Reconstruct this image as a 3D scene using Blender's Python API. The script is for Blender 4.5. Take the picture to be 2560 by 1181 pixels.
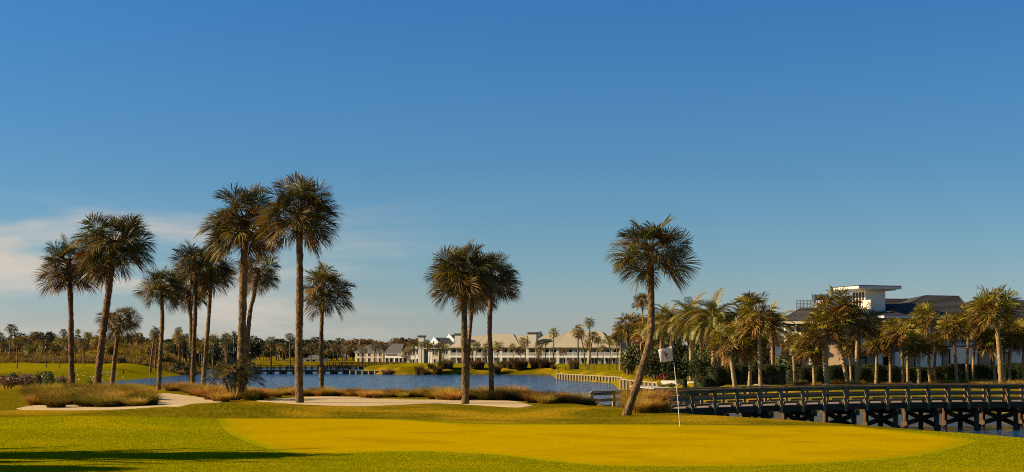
import bpy, bmesh, math, random
import numpy as np
from mathutils import Vector, Matrix, Euler

# ------------------------------------------------------------------ camera, sky, sun, exposure
for _o in list(bpy.data.objects):
    bpy.data.objects.remove(_o, do_unlink=True)
SC = bpy.context.scene
COL = SC.collection
rad = math.radians
F = 3555.0            # focal length in photo pixels (50 mm on 36 mm)
CH = 4.4              # camera height above the lake
HZ = 890.0            # photo row of the horizon

cd = bpy.data.cameras.new('camera')
cam = bpy.data.objects.new('camera', cd); COL.objects.link(cam)
cam.location = (0, 0, CH); cam.rotation_euler = (rad(90), 0, 0)
cd.sensor_width = 36; cd.lens = 50; cd.shift_y = 0.117
cd.clip_start = 0.1; cd.clip_end = 20000
SC.camera = cam

SUN_EL, SUN_AZ = 29.0, -90.0      # azimuth clockwise from +Y
sdir = Vector((math.sin(rad(SUN_AZ))*math.cos(rad(SUN_EL)), math.cos(rad(SUN_AZ))*math.cos(rad(SUN_EL)), math.sin(rad(SUN_EL))))
sd = bpy.data.lights.new('sun', 'SUN'); sd.energy = 5.0; sd.angle = rad(0.53); sd.color = (1.0, 0.78, 0.49)
sun = bpy.data.objects.new('sun', sd); COL.objects.link(sun)
sun.rotation_euler = sdir.to_track_quat('Z', 'Y').to_euler(); sun.location = (-60, 40, 60)

world = bpy.data.worlds.new('World'); SC.world = world; world.use_nodes = True
nt = world.node_tree; N = nt.nodes; L = nt.links
bg = N['Background']
sky = N.new('ShaderNodeTexSky'); sky.sky_type = 'NISHITA'; sky.sun_disc = False
sky.sun_elevation = rad(SUN_EL); sky.sun_rotation = rad(SUN_AZ)
sky.altitude = 0; sky.air_density = 1.0; sky.dust_density = 0.3; sky.ozone_density = 2.0
tc = N.new('ShaderNodeTexCoord')
sep = N.new('ShaderNodeSeparateXYZ'); L.new(tc.outputs['Generated'], sep.inputs[0])
# thin low cloud banks all round the horizon
mp = N.new('ShaderNodeMapping'); mp.inputs['Scale'].default_value = (3.2, 3.2, 17.0); mp.inputs['Location'].default_value = (4.293, -10.927, 7.119)
L.new(tc.outputs['Generated'], mp.inputs['Vector'])
nz = N.new('ShaderNodeTexNoise'); nz.inputs['Scale'].default_value = 1.6; nz.inputs['Detail'].default_value = 6; nz.inputs['Roughness'].default_value = 0.52
nz.inputs['Distortion'].default_value = 0.4
L.new(mp.outputs[0], nz.inputs['Vector'])
cr = N.new('ShaderNodeMapRange'); cr.interpolation_type = 'SMOOTHSTEP'
cr.inputs['From Min'].default_value = 0.47; cr.inputs['From Max'].default_value = 0.72
L.new(nz.outputs['Fac'], cr.inputs['Value'])
el = N.new('ShaderNodeMapRange'); el.interpolation_type = 'SMOOTHSTEP'
el.inputs['From Min'].default_value = 0.125; el.inputs['From Max'].default_value = 0.075
L.new(sep.outputs['Z'], el.inputs['Value'])
mu = N.new('ShaderNodeMath'); mu.operation = 'MULTIPLY'; L.new(cr.outputs[0], mu.inputs[0]); L.new(el.outputs[0], mu.inputs[1])
wst = N.new('ShaderNodeMapRange'); wst.interpolation_type = 'SMOOTHSTEP'; wst.inputs['From Min'].default_value = 0.04; wst.inputs['From Max'].default_value = -0.26; L.new(sep.outputs['X'], wst.inputs['Value'])   # the cloud bank lies to the west
muw = N.new('ShaderNodeMath'); muw.operation = 'MULTIPLY'; L.new(mu.outputs[0], muw.inputs[0]); L.new(wst.outputs[0], muw.inputs[1])
mu2 = N.new('ShaderNodeMath'); mu2.operation = 'MULTIPLY'; L.new(muw.outputs[0], mu2.inputs[0]); mu2.inputs[1].default_value = 0.95
# film-like colour response of the sky by height: cooler and deeper upward, greyer at the horizon
rampn = N.new('ShaderNodeValToRGB'); cre = rampn.color_ramp; cre.interpolation = 'LINEAR'
rmz = N.new('ShaderNodeMapRange'); rmz.inputs['From Min'].default_value = 0.0; rmz.inputs['From Max'].default_value = 0.25; L.new(sep.outputs['Z'], rmz.inputs['Value']); L.new(rmz.outputs[0], rampn.inputs[0])
stops = [(0.0, (.63, .75, 1.0)), (.10, (.60, .675, .87)), (.26, (.458, .65, .83)), (.52, (.33, .61, .84)), (.96, (.245, .60, .96))]
cre.elements[0].position = stops[0][0]; cre.elements[0].color = (*stops[0][1], 1); cre.elements[1].position = stops[-1][0]; cre.elements[1].color = (*stops[-1][1], 1)
for p_, c_ in stops[1:-1]:
    e_ = cre.elements.new(p_); e_.color = (*c_, 1)
hsv = N.new('ShaderNodeMix'); hsv.data_type = 'RGBA'; hsv.blend_type = 'MULTIPLY'; hsv.inputs[0].default_value = 1.0
L.new(sky.outputs[0], hsv.inputs[6]); L.new(rampn.outputs[0], hsv.inputs[7])
mix = N.new('ShaderNodeMix'); mix.data_type = 'RGBA'
L.new(mu2.outputs[0], mix.inputs[0]); L.new(hsv.outputs[2], mix.inputs[6]); mix.inputs[7].default_value = (6.0, 5.4, 4.6, 1)
L.new(mix.outputs[2], bg.inputs['Color'])
bg.inputs['Strength'].default_value = 0.0545

SC.view_settings.view_transform = 'Standard'; SC.view_settings.look = 'None'
SC.view_settings.exposure = 1.0; SC.view_settings.gamma = 1.0; SC.view_settings.use_curve_mapping = False
SC.cycles.use_denoising = False; SC.cycles.caustics_reflective = False; SC.cycles.caustics_refractive = False; SC.cycles.sample_clamp_indirect = 2.0; SC.cycles.filter_width = 1.05
SC.cycles.max_bounces = 5; SC.cycles.diffuse_bounces = 2; SC.cycles.glossy_bounces = 3
SC.cycles.transmission_bounces = 2; SC.cycles.transparent_max_bounces = 4

# ------------------------------------------------------------------ helpers
RNG = np.random.default_rng(7)
random.seed(7)
WL = {}                                   # world location of things and parts
def W(px, py, D):
    return Vector(((px-1280)/F*D, D, CH-(py-HZ)/F*D))
def wl(o):
    return WL.get(o.name, Vector((0, 0, 0)))
def link(o, parent=None, world_loc=None):
    COL.objects.link(o)
    w = Vector(world_loc) if world_loc is not None else Vector((0, 0, 0))
    if parent is not None:
        o.parent = parent
        o.location = w - wl(parent)
    else:
        o.location = w
    WL[o.name] = w
    return o
def tag(o, label=None, cat=None, group=None, kind=None):
    if label: o['label'] = label
    if cat: o['category'] = cat
    if group: o['group'] = group
    if kind: o['kind'] = kind
    return o
def thing(name, loc, label, cat, group=None):
    e = bpy.data.objects.new(name, None); e.empty_display_size = 0.3
    link(e, None, loc)
    return tag(e, label, cat, group)
def np_mesh(name, verts, faces, mats, mi=None, smooth=False, attr=None):
    """verts (n,3) array; faces list of (k,3)/(k,4) int arrays."""
    me = bpy.data.meshes.new(name)
    verts = np.asarray(verts, dtype=np.float32)
    if not isinstance(faces, list): faces = [faces]
    faces = [np.asarray(f, dtype=np.int32) for f in faces if len(f)]
    loops = np.concatenate([f.ravel() for f in faces])
    tot = np.concatenate([np.full(len(f), f.shape[1], dtype=np.int32) for f in faces])
    st = np.concatenate([[0], np.cumsum(tot)[:-1]]).astype(np.int32)
    me.vertices.add(len(verts)); me.vertices.foreach_set('co', verts.ravel())
    me.loops.add(len(loops)); me.loops.foreach_set('vertex_index', loops)
    me.polygons.add(len(tot)); me.polygons.foreach_set('loop_start', st); me.polygons.foreach_set('loop_total', tot)
    if mi is not None: me.polygons.foreach_set('material_index', np.asarray(mi, dtype=np.int32))
    if smooth: me.polygons.foreach_set('use_smooth', np.ones(len(tot), dtype=bool))
    if attr is not None:
        for k, v in attr.items():
            a = me.attributes.new(k, 'FLOAT', 'POINT'); a.data.foreach_set('value', np.asarray(v, dtype=np.float32))
    for m in (mats if isinstance(mats, (list, tuple)) else [mats]): me.materials.append(m)
    me.update(calc_edges=True); me.validate()
    return me
def inst(me, name, parent=None, loc=(0, 0, 0), rot=(0, 0, 0), scale=(1, 1, 1)):
    """object on shared mesh data; loc is a world location"""
    o = bpy.data.objects.new(name, me)
    link(o, parent, loc); o.rotation_euler = rot
    o.scale = scale if hasattr(scale, '__len__') else (scale, scale, scale)
    return o

class MB:
    def __init__(s): s.v = []; s.f = []; s.m = []; s.mi = 0
    def add(s, vs, fs):
        b = len(s.v); s.v += [tuple(p) for p in vs]
        for f in fs: s.f.append([b+i for i in f]); s.m.append(s.mi)
        return s
    def hexa(s, p):      # 8 points: bottom 4 ccw, top 4 ccw
        return s.add(p, [(3, 2, 1, 0), (4, 5, 6, 7), (0, 1, 5, 4), (1, 2, 6, 5), (2, 3, 7, 6), (3, 0, 4, 7)])
    def box(s, x0, x1, y0, y1, z0, z1):
        return s.hexa([(x0, y0, z0), (x1, y0, z0), (x1, y1, z0), (x0, y1, z0), (x0, y0, z1), (x1, y0, z1), (x1, y1, z1), (x0, y1, z1)])
    def bar(s, a, b, w, h, up=(0, 0, 1)):
        a = Vector(a); b = Vector(b); d = (b-a).normalized(); up = Vector(up)
        if abs(d.dot(up)) > 0.98: up = Vector((1, 0, 0))
        sd_ = d.cross(up).normalized()*w/2; u = sd_.cross(d).normalized()*h/2
        return s.hexa([a-sd_-u, a+sd_-u, b+sd_-u, b-sd_-u, a-sd_+u, a+sd_+u, b+sd_+u, b-sd_+u])
    def tube(s, pts, r, n=8, cap=True):
        pts = [Vector(p) for p in pts]
        if not hasattr(r, '__len__'): r = [r]*len(pts)
        b = len(s.v)
        for i, p in enumerate(pts):
            d = (pts[min(i+1, len(pts)-1)]-pts[max(i-1, 0)]).normalized()
            ref = Vector((0, 1, 0)) if abs(d.y) < .9 else Vector((1, 0, 0))
            e1 = d.cross(ref).normalized(); e2 = d.cross(e1)
            for k in range(n):
                a = 2*math.pi*k/n
                s.v.append(tuple(p+(e1*math.cos(a)+e2*math.sin(a))*r[i]))
        for i in range(len(pts)-1):
            for k in range(n):
                k2 = (k+1) % n
                s.f.append([b+i*n+k, b+i*n+k2, b+(i+1)*n+k2, b+(i+1)*n+k]); s.m.append(s.mi)
        if cap:
            s.f.append([b+k for k in range(n)][::-1]); s.m.append(s.mi)
            s.f.append([b+(len(pts)-1)*n+k for k in range(n)]); s.m.append(s.mi)
        return s
    def blob(s, c, r, n=8, rings=5):
        c = Vector(c); b = len(s.v)
        for i in range(rings+1):
            th = math.pi*i/rings
            for k in range(n):
                a = 2*math.pi*k/n
                s.v.append((c.x+r[0]*math.sin(th)*math.cos(a), c.y+r[1]*math.sin(th)*math.sin(a), c.z+r[2]*math.cos(th)))
        for i in range(rings):
            for k in range(n):
                k2 = (k+1) % n
                s.f.append([b+i*n+k, b+(i+1)*n+k, b+(i+1)*n+k2, b+i*n+k2]); s.m.append(s.mi)
        return s
    def mesh(s, name, mats, smooth=False, off=None):
        me = bpy.data.meshes.new(name)
        vs = s.v if off is None else [(v[0]-off[0], v[1]-off[1], v[2]-off[2]) for v in s.v]
        me.from_pydata(vs, [], s.f)
        for m in (mats if isinstance(mats, (list, tuple)) else [mats]): me.materials.append(m)
        me.polygons.foreach_set('material_index', s.m)
        if smooth: me.polygons.foreach_set('use_smooth', [True]*len(s.f))
        me.update(); return me
    def build(s, name, mats, parent=None, origin=None, smooth=False):
        """vertices given in world space; object origin = origin or the centre of its foot"""
        if origin is None:
            a = np.array(s.v); origin = ((a[:, 0].min()+a[:, 0].max())/2, (a[:, 1].min()+a[:, 1].max())/2, a[:, 2].min())
        o = bpy.data.objects.new(name, s.mesh(name, mats, smooth, origin))
        return link(o, parent, origin)

# ------------------------------------------------------------------ materials
KEEP = {'palm_bark': 1.0, 'bank_palm_bark': .95, 'golden_grass': 1.0, 'greening_grass': 1.0, 'palm_green': .9, 'palm_olive': 1.0, 'bank_palm_green': 1.0, 'date_palm_leaf': 1.0, 'white_feather': 1, 'flag_cloth': .8, 'white_stucco': 1.0, 'weathered_wood': .9}
def mat(name, c1, c2=None, scale=4.0, rough=0.8, spec=0.25, bump=0.0, bscale=30.0, rnd=0.0, transl=0.0, metal=0.0, c3=None, scale3=0.3, stretch=(1, 1, 1), tip=None, sheen=0.0):
    k_ = KEEP.get(name, .76); c1 = tuple(v*k_ for v in c1); c2 = c2 and tuple(v*k_ for v in c2); c3 = c3 and tuple(v*k_ for v in c3); tip = tip and tuple(v*k_ for v in tip)
    m = bpy.data.materials.new(name); m.use_nodes = True
    t = m.node_tree; n = t.nodes; l = t.links
    b = n['Principled BSDF']; out = n['Material Output']
    b.inputs['Roughness'].default_value = rough; b.inputs['Specular IOR Level'].default_value = spec; b.inputs['Metallic'].default_value = metal
    tcn = n.new('ShaderNodeTexCoord'); mpn = n.new('ShaderNodeMapping'); mpn.inputs['Scale'].default_value = stretch
    l.new(tcn.outputs['Object'], mpn.inputs['Vector'])
    col = None
    if c2 is not None:
        no = n.new('ShaderNodeTexNoise'); no.inputs['Scale'].default_value = scale; no.inputs['Detail'].default_value = 5; no.inputs['Roughness'].default_value = .62
        l.new(mpn.outputs[0], no.inputs['Vector'])
        rp = n.new('ShaderNodeMapRange'); rp.inputs['From Min'].default_value = .33; rp.inputs['From Max'].default_value = .67
        l.new(no.outputs['Fac'], rp.inputs['Value'])
        mx = n.new('ShaderNodeMix'); mx.data_type = 'RGBA'; mx.inputs[6].default_value = (*c1, 1); mx.inputs[7].default_value = (*c2, 1)
        l.new(rp.outputs[0], mx.inputs[0]); col = mx.outputs[2]
        if c3 is not None:
            n3 = n.new('ShaderNodeTexNoise'); n3.inputs['Scale'].default_value = scale3; n3.inputs['Detail'].default_value = 3
            l.new(mpn.outputs[0], n3.inputs['Vector'])
            r3 = n.new('ShaderNodeMapRange'); r3.inputs['From Min'].default_value = .5; r3.inputs['From Max'].default_value = .66
            l.new(n3.outputs['Fac'], r3.inputs['Value'])
            m3 = n.new('ShaderNodeMix'); m3.data_type = 'RGBA'; m3.inputs[7].default_value = (*c3, 1)
            l.new(r3.outputs[0], m3.inputs[0]); l.new(col, m3.inputs[6]); col = m3.outputs[2]
    if tip is not None:                      # blades: the tips are a different straw colour
        at = n.new('ShaderNodeAttribute'); at.attribute_name = 'tip'
        mt = n.new('ShaderNodeMix'); mt.data_type = 'RGBA'; mt.inputs[7].default_value = (*tip, 1)
        l.new(at.outputs['Fac'], mt.inputs[0])
        if col is None: mt.inputs[6].default_value = (*c1, 1)
        else: l.new(col, mt.inputs[6])
        col = mt.outputs[2]
    if rnd > 0:
        oi = n.new('ShaderNodeObjectInfo'); hs = n.new('ShaderNodeHueSaturation')
        r1 = n.new('ShaderNodeMapRange'); r1.inputs['To Min'].default_value = 1-rnd; r1.inputs['To Max'].default_value = 1+rnd
        l.new(oi.outputs['Random'], r1.inputs['Value']); l.new(r1.outputs[0], hs.inputs['Value'])
        if col is None: hs.inputs['Color'].default_value = (*c1, 1)
        else: l.new(col, hs.inputs['Color'])
        r2 = n.new('ShaderNodeMapRange'); r2.inputs['To Min'].default_value = .5-rnd*.06; r2.inputs['To Max'].default_value = .5+rnd*.06
        mm = n.new('ShaderNodeMath'); mm.operation = 'FRACT'; m5 = n.new('ShaderNodeMath'); m5.operation = 'MULTIPLY'; m5.inputs[1].default_value = 7.31
        l.new(oi.outputs['Random'], m5.inputs[0]); l.new(m5.outputs[0], mm.inputs[0]); l.new(mm.outputs[0], r2.inputs['Value']); l.new(r2.outputs[0], hs.inputs['Hue'])
        col = hs.outputs[0]
    if col is None: b.inputs['Base Color'].default_value = (*c1, 1)
    else: l.new(col, b.inputs['Base Color'])
    if bump > 0:
        nb = n.new('ShaderNodeTexNoise'); nb.inputs['Scale'].default_value = bscale; nb.inputs['Detail'].default_value = 4
        l.new(mpn.outputs[0], nb.inputs['Vector'])
        bp = n.new('ShaderNodeBump'); bp.inputs['Strength'].default_value = 1.0; bp.inputs['Distance'].default_value = bump
        l.new(nb.outputs['Fac'], bp.inputs['Height']); l.new(bp.outputs[0], b.inputs['Normal'])
    if transl > 0:
        tr = n.new('ShaderNodeBsdfTranslucent'); ms = n.new('ShaderNodeMixShader'); ms.inputs[0].default_value = transl
        if col is None: tr.inputs['Color'].default_value = (*c1, 1)
        else: l.new(col, tr.inputs['Color'])
        l.new(b.outputs[0], ms.inputs[1]); l.new(tr.outputs[0], ms.inputs[2]); l.new(ms.outputs[0], out.inputs['Surface'])
    return m
M = {}
M['rough'] = mat('rough_turf', (.105, .095, .003), (.19, .14, .004), 2.2, 1.0, 0, .07, 6, c3=(.33, .205, .008), scale3=.25)
M['fairway'] = mat('mown_turf', (.255, .245, .001), (.325, .29, .002), 3.0, 1.0, 0, .012, 22, c3=(.37, .30, .002), scale3=.4)
M['green'] = mat('putting_turf', (.40, .272, .0006), (.49, .325, .0008), 5.0, 1.0, 0, .010, 26, c3=(.37, .245, .0006), scale3=.5, tip=(.345, .262, .001))
M['lawn'] = mat('lawn_turf', (.185, .165, .003), (.27, .215, .004), .3, 1.0, 0, .02, 5)
M['blade'] = mat('turf_blade', (.275, .262, .002), (.345, .31, .003), 3.0, 1.0, 0, transl=.3, c3=(.39, .32, .003), scale3=.4)
M['sand'] = mat('bunker_sand', (.50, .37, .19), (.64, .48, .25), 5.0, .95, .1, .03, 7)
M['frond'] = mat('palm_green', (.052, .056, .009), (.115, .104, .015), 3.0, .45, .4, rnd=.4, transl=.18)
M['frond_olive'] = mat('palm_olive', (.115, .078, .010), (.225, .145, .018), 3.0, .5, .22, rnd=.35, transl=.18)
M['frond_dry'] = mat('palm_dry', (.17, .085, .014), (.275, .145, .024), 3.0, .7, .25, rnd=.35, transl=.15)
M['bank'] = mat('bank_palm_green', (.14, .13, .007), (.29, .225, .013), 3.0, .5, .2, rnd=.35, transl=.18)
M['date'] = mat('date_palm_leaf', (.14, .13, .018), (.26, .215, .034), 3.0, .5, .25, rnd=.3, transl=.15)
M['trunk'] = mat('palm_bark', (.075, .044, .018), (.25, .15, .06), 7.0, .9, .12, .09, 11, c3=(.09, .06, .03), scale3=2.2, rnd=.2, stretch=(1, 1, .7))
M['trunk_bank'] = mat('bank_palm_bark', (.27, .165, .07), (.38, .25, .115), 4.0, .9, .15, .05, 10, rnd=.2)
M['boot'] = mat('palm_boots', (.34, .27, .19), (.22, .15, .08), 6.0, .85, .2, .02, 20)
M['fibre'] = mat('palm_fibre', (.20, .105, .035), (.12, .06, .022), 8.0, .9, .1)
M['stalk'] = mat('fruit_stalk', (.30, .16, .045), (.22, .115, .035), 9.0, .8, .15, rnd=.2)
M['wood'] = mat('weathered_wood', (.20, .13, .055), (.30, .20, .09), 3.0, .85, .2, .006, 40, rnd=.25, stretch=(1, 1, 3))
M['deck'] = mat('deck_wood', (.22, .16, .115), (.30, .22, .16), 5.0, .85, .2, rnd=.1)
M['wood_dark'] = mat('creosote_timber', (.075, .045, .022), (.12, .072, .035), 3.0, .85, .2, .01, 25, rnd=.25)
M['pile'] = mat('sunlit_pile', (.20, .09, .035), (.12, .06, .03), 3.0, .85, .2, .01, 25)  # orange sunlight on the left-hand piles, put into the colour
M['wood_far'] = mat('greyed_bridge_wood', (.13, .095, .055), (.18, .13, .075), 2.0, .85, .2)
M['wood_red'] = mat('reddish_bridge_wood', (.24, .095, .035), (.30, .125, .05), 2.0, .85, .2)
M['bulk'] = mat('bulkhead_timber', (.33, .27, .15), (.42, .345, .20), 2.0, .85, .2)
M['bulk_dark'] = mat('bulkhead_plank', (.20, .155, .08), (.26, .20, .11), 2.0, .9, .1)
M['concrete'] = mat('path_concrete', (.50, .46, .40), (.42, .38, .33), 2.0, .9, .1)
M['white'] = mat('white_paint', (.78, .77, .72), (.72, .70, .65), 2.0, .6, .3)
M['offwhite'] = mat('pale_siding', (.60, .57, .46), (.53, .50, .40), .6, .75, .2)
M['cream'] = mat('cream_siding', (.62, .53, .36), (.56, .47, .31), .8, .75, .2)
M['sage'] = mat('sage_siding', (.22, .23, .15), (.27, .28, .19), .8, .75, .2)
M['roof_tan'] = mat('tan_shingle', (.36, .315, .22), (.42, .37, .26), 1.5, .9, .15)
M['roof_grey'] = mat('grey_shingle', (.10, .10, .095), (.15, .15, .14), 1.5, .9, .15)
M['roof_red'] = mat('red_tile', (.42, .10, .045), (.5, .14, .06), 1.5, .85, .2)
M['roof_dark'] = mat('dark_tile', (.05, .047, .044), (.095, .088, .08), 3.0, .8, .15)
M['stucco'] = mat('white_stucco', (.80, .73, .60), (.72, .65, .53), .7, .85, .15)
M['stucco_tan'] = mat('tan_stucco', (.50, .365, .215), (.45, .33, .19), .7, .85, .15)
M['brown'] = mat('brown_timber', (.10, .062, .036), (.14, .085, .05), 2.0, .8, .2)
M['metal'] = mat('dark_metal', (.022, .022, .024), None, rough=.5, spec=.4)
M['glass'] = mat('dark_glass', (.018, .022, .026), None, rough=.08, spec=.6)
M['glass_green'] = mat('green_curtain_glass', (.17, .25, .10), (.13, .20, .08), .8, .2, .5)
M['curtain'] = mat('curtain_glass', (.20, .165, .10), (.30, .25, .16), .5, .25, .5)
M['hedge'] = mat('hedge_leaf', (.034, .044, .008), (.06, .07, .012), 2.0, .6, .2, rnd=.3, transl=.12)
M['shrub'] = mat('shrub_leaf', (.075, .095, .018), (.13, .14, .028), 2.0, .5, .4, rnd=.3, transl=.12)
M['bright_shrub'] = mat('lime_shrub_leaf', (.16, .18, .03), (.25, .25, .045), 2.0, .5, .4, rnd=.2, transl=.12)
M['pink_shrub'] = mat('tan_leaf', (.42, .27, .155), (.27, .15, .07), 4.0, .7, .25, rnd=.2, transl=.1)
M['dark_leaf'] = mat('dark_leaf', (.05, .05, .015), (.085, .07, .022), 3.0, .6, .3, rnd=.3, transl=.12)
M['wood_leaf'] = mat('oak_leaf', (.060, .058, .015), (.11, .095, .024), .35, .6, .3, rnd=.35, transl=.12)
M['autumn'] = mat('rusty_leaf', (.20, .115, .025), (.27, .16, .04), .35, .6, .3, rnd=.3, transl=.12)
M['bark'] = mat('grey_bark', (.16, .12, .085), (.24, .185, .13), 3.0, .9, .1)
M['red_flower'] = mat('red_flower', (.42, .018, .02), (.33, .012, .015), 3.0, .6, .3)
M['gold'] = mat('golden_grass', (.20, .105, .016), (.33, .18, .028), 1.6, .9, 0, rnd=.4, transl=.4, tip=(.66, .42, .075))
M['gold_green'] = mat('greening_grass', (.085, .066, .008), (.145, .105, .013), 1.6, .9, 0, rnd=.35, transl=.35, tip=(.44, .31, .04))
M['reed'] = mat('brown_reed', (.105, .062, .018), (.16, .095, .026), 1.6, .75, .2, rnd=.35, transl=.2, tip=(.24, .135, .04))
M['dune'] = mat('dune_grass', (.20, .135, .026), (.30, .20, .04), .5, .85, .15, rnd=.2, transl=.2, tip=(.42, .29, .07))
M['flag'] = mat('flag_cloth', (.80, .79, .75), None, rough=.8, spec=.1, transl=.3)
M['flag_mark'] = mat('flag_emblem', (.42, .12, .02), None, rough=.8)
M['flag_mark2'] = mat('flag_emblem_dark', (.06, .035, .02), None, rough=.8)
M['pole'] = mat('pole_white', (.78, .77, .73), None, rough=.35, spec=.5)
M['bird'] = mat('white_feather', (.82, .81, .78), None, rough=.8)
M['beak'] = mat('bird_leg', (.30, .12, .04), None, rough=.6)
M['orange'] = mat('orange_stake', (.6, .14, .03), None, rough=.6)
M['brick'] = mat('bin_slat', (.35, .155, .06), (.42, .20, .085), 3.0, .8, .2)
M['contrail'] = mat('ice_cloud', (.85, .85, .85), None, rough=1.0)

def water_mat():
    m = bpy.data.materials.new('lake_water'); m.use_nodes = True
    t = m.node_tree; n = t.nodes; l = t.links; b = n['Principled BSDF']
    b.inputs['Base Color'].default_value = (.008, .040, .10, 1); b.inputs['Roughness'].default_value = .12
    b.inputs['IOR'].default_value = 1.33; b.inputs['Specular IOR Level'].default_value = .5
    tcn = n.new('ShaderNodeTexCoord')
    acc = None
    for sc_, dist, strch in ((1.0, .16, (1.6, .45, 1)), (1.0, .40, (.5, .12, 1)), (1.0, .03, (5.0, 2.2, 1))):
        mp_ = n.new('ShaderNodeMapping'); mp_.inputs['Scale'].default_value = strch; mp_.inputs['Rotation'].default_value = (0, 0, .25)
        l.new(tcn.outputs['Object'], mp_.inputs['Vector'])
        no = n.new('ShaderNodeTexNoise'); no.inputs['Scale'].default_value = sc_; no.inputs['Detail'].default_value = 3; no.inputs['Distortion'].default_value = .6
        l.new(mp_.outputs[0], no.inputs['Vector'])
        ml = n.new('ShaderNodeMath'); ml.operation = 'MULTIPLY'; ml.inputs[1].default_value = dist; l.new(no.outputs['Fac'], ml.inputs[0])
        if acc is None: acc = ml.outputs[0]
        else:
            ad = n.new('ShaderNodeMath'); ad.operation = 'ADD'; l.new(acc, ad.inputs[0]); l.new(ml.outputs[0], ad.inputs[1]); acc = ad.outputs[0]
    bp = n.new('ShaderNodeBump'); bp.inputs['Strength'].default_value = 1.0; bp.inputs['Distance'].default_value = 4.5
    l.new(acc, bp.inputs['Height']); l.new(bp.outputs[0], b.inputs['Normal'])
    return m
M['water'] = water_mat()

# ------------------------------------------------------------------ terrain
LAKE = np.array([(-58, 190), (-47, 140), (-34, 112), (-20, 99), (-6, 92), (1.5, 84), (4.6, 81), (7.2, 74), (7.6, 62), (8.6, 55), (12, 47.5), (15, 42), (17.5, 35.5), (26, 31.5), (60, 33), (120, 38),
                 (120, 98), (60, 106), (40, 109), (28, 113), (23, 124), (17.5, 140), (15.4, 165), (13.9, 182), (16.2, 229), (8.6, 268), (9.2, 333), (-4, 335), (-25, 335), (-37, 347),
                 (-36, 420), (-40, 500), (-70, 560), (-100, 545), (-98, 470), (-80, 380), (-70.5, 313), (-67, 262), (-62, 214)], float)
CTRL = np.array([(-10, 25, 2.5), (10, 25, 2.5), (0, 10, 2.5), (0, -20, 2.6), (-40, 10, 2.5), (40, 10, 2.4), (-30, 45, 2.45), (-10, 42, 2.5), (8, 38, 2.5), (-34, 70, 2.5), (-32, 92, 2.35), (0, 58, 2.5), (-10, 62, 2.55), (0, 66, 2.55), (-18, 72, 2.6), (-3, 72, 2.5), (-10, 76, 2.5),
                 (26, 28, 2.35), (3.2, 80, 1.55), (1, 78, 1.8), (-70, 130, 2.0), (-90, 200, 1.7), (-100, 270, 2.0), (-85, 330, 2.5), (-100, 360, 3.1), (-95, 420, 3.3), (-120, 350, 3.0), (-170, 430, 3.4), (-60, 600, 2.0),
                 (0, 350, 1.5), (0, 420, 1.4), (0, 560, 1.3), (60, 560, 1.4), (24, 230, 1.6), (16, 290, 1.5), (60, 125, 1.5), (28, 128, 1.5), (45, 150, 1.6), (60, 190, 1.7), (24, 170, 1.5), (60, 300, 1.7), (120, 700, 2.0), (-200, 800, 2.4), (0, 1500, 2), (-900, 2500, 2), (900, 2500, 2)], float)
BUMPS = [(-11.5, 38.6, 5.5, 2.8, .24), (-9, 46, 8, 2.2, -.16), (-10.1, 50, 2.9, 2.6, .26), (2.6, 50, 2.2, 3.0, .13), (-3.5, 46.5, 4, 3, -.05), (17, 33, 5, 4, -.10), (-19, 60, 4.5, 4.5, .22), (4, 30, 8, 4, .05), (-6, 28, 6, 3, -.07), (-17, 30, 6, 5, .10)]
_r = np.random.default_rng(5)
for _k in range(34):
    _x = _r.uniform(0, 600); _D = _r.uniform(338, 385) if _x < 490 else _r.uniform(480, 540)
    BUMPS.append(((_x-1280)/F*_D, _D, _r.uniform(5, 11), _r.uniform(6, 12), _r.uniform(.5, 1.5)))
def seg_dist(P, poly):
    best = np.full(len(P), 1e9); inside = np.zeros(len(P), bool)
    poly = poly[np.hypot(*(poly-np.roll(poly, 1, 0)).T) > 1e-6]
    n = len(poly)
    for i in range(n):
        a = poly[i]; b = poly[(i+1) % n]; ab = b-a
        t = np.clip(((P-a)@ab)/(ab@ab), 0, 1)
        d = np.hypot(*(P-(a+t[:, None]*ab)).T); best = np.minimum(best, d)
        c = ((a[1] > P[:, 1]) != (b[1] > P[:, 1]))
        with np.errstate(divide='ignore', invalid='ignore'):
            xi = (b[0]-a[0])*(P[:, 1]-a[1])/(b[1]-a[1])+a[0]
        inside ^= c & (P[:, 0] < xi)
    return np.where(inside, -best, best)
def H(x, y):
    x = np.atleast_1d(np.asarray(x, float)).ravel(); y = np.atleast_1d(np.asarray(y, float)).ravel()
    P = np.stack([x, y], 1)
    d = seg_dist(P, LAKE)
    w = np.zeros(len(x)); z = np.zeros(len(x))
    for cx, cy, cz in CTRL:
        s = .06*(abs(cy)+40)
        k = 1/(((x-cx)**2+(y-cy)**2)+s*s)**1.6
        w += k; z += k*cz
    z /= w
    for bx, by, sx, sy, a in BUMPS:
        z += a*np.exp(-((x-bx)/sx)**2-((y-by)/sy)**2)
    z += .025*np.sin(x*.45+1)*np.sin(y*.38)*np.exp(-((y-35)/40)**2)
    wid = np.where(y < 100, 6.0, np.where((x < -45) & (y > 150), 16.0, 2.0))
    s = np.clip((d+1.0)/(wid+1.0), 0, 1); s = s*s*(3-2*s)
    s = np.where(d < -1, np.maximum(-1, (d+1)*.4), s)
    return np.where(s >= 0, -.45+(z+.45)*s, -.45+s*.6)
def h1(x, y): return float(H(x, y)[0])
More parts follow.
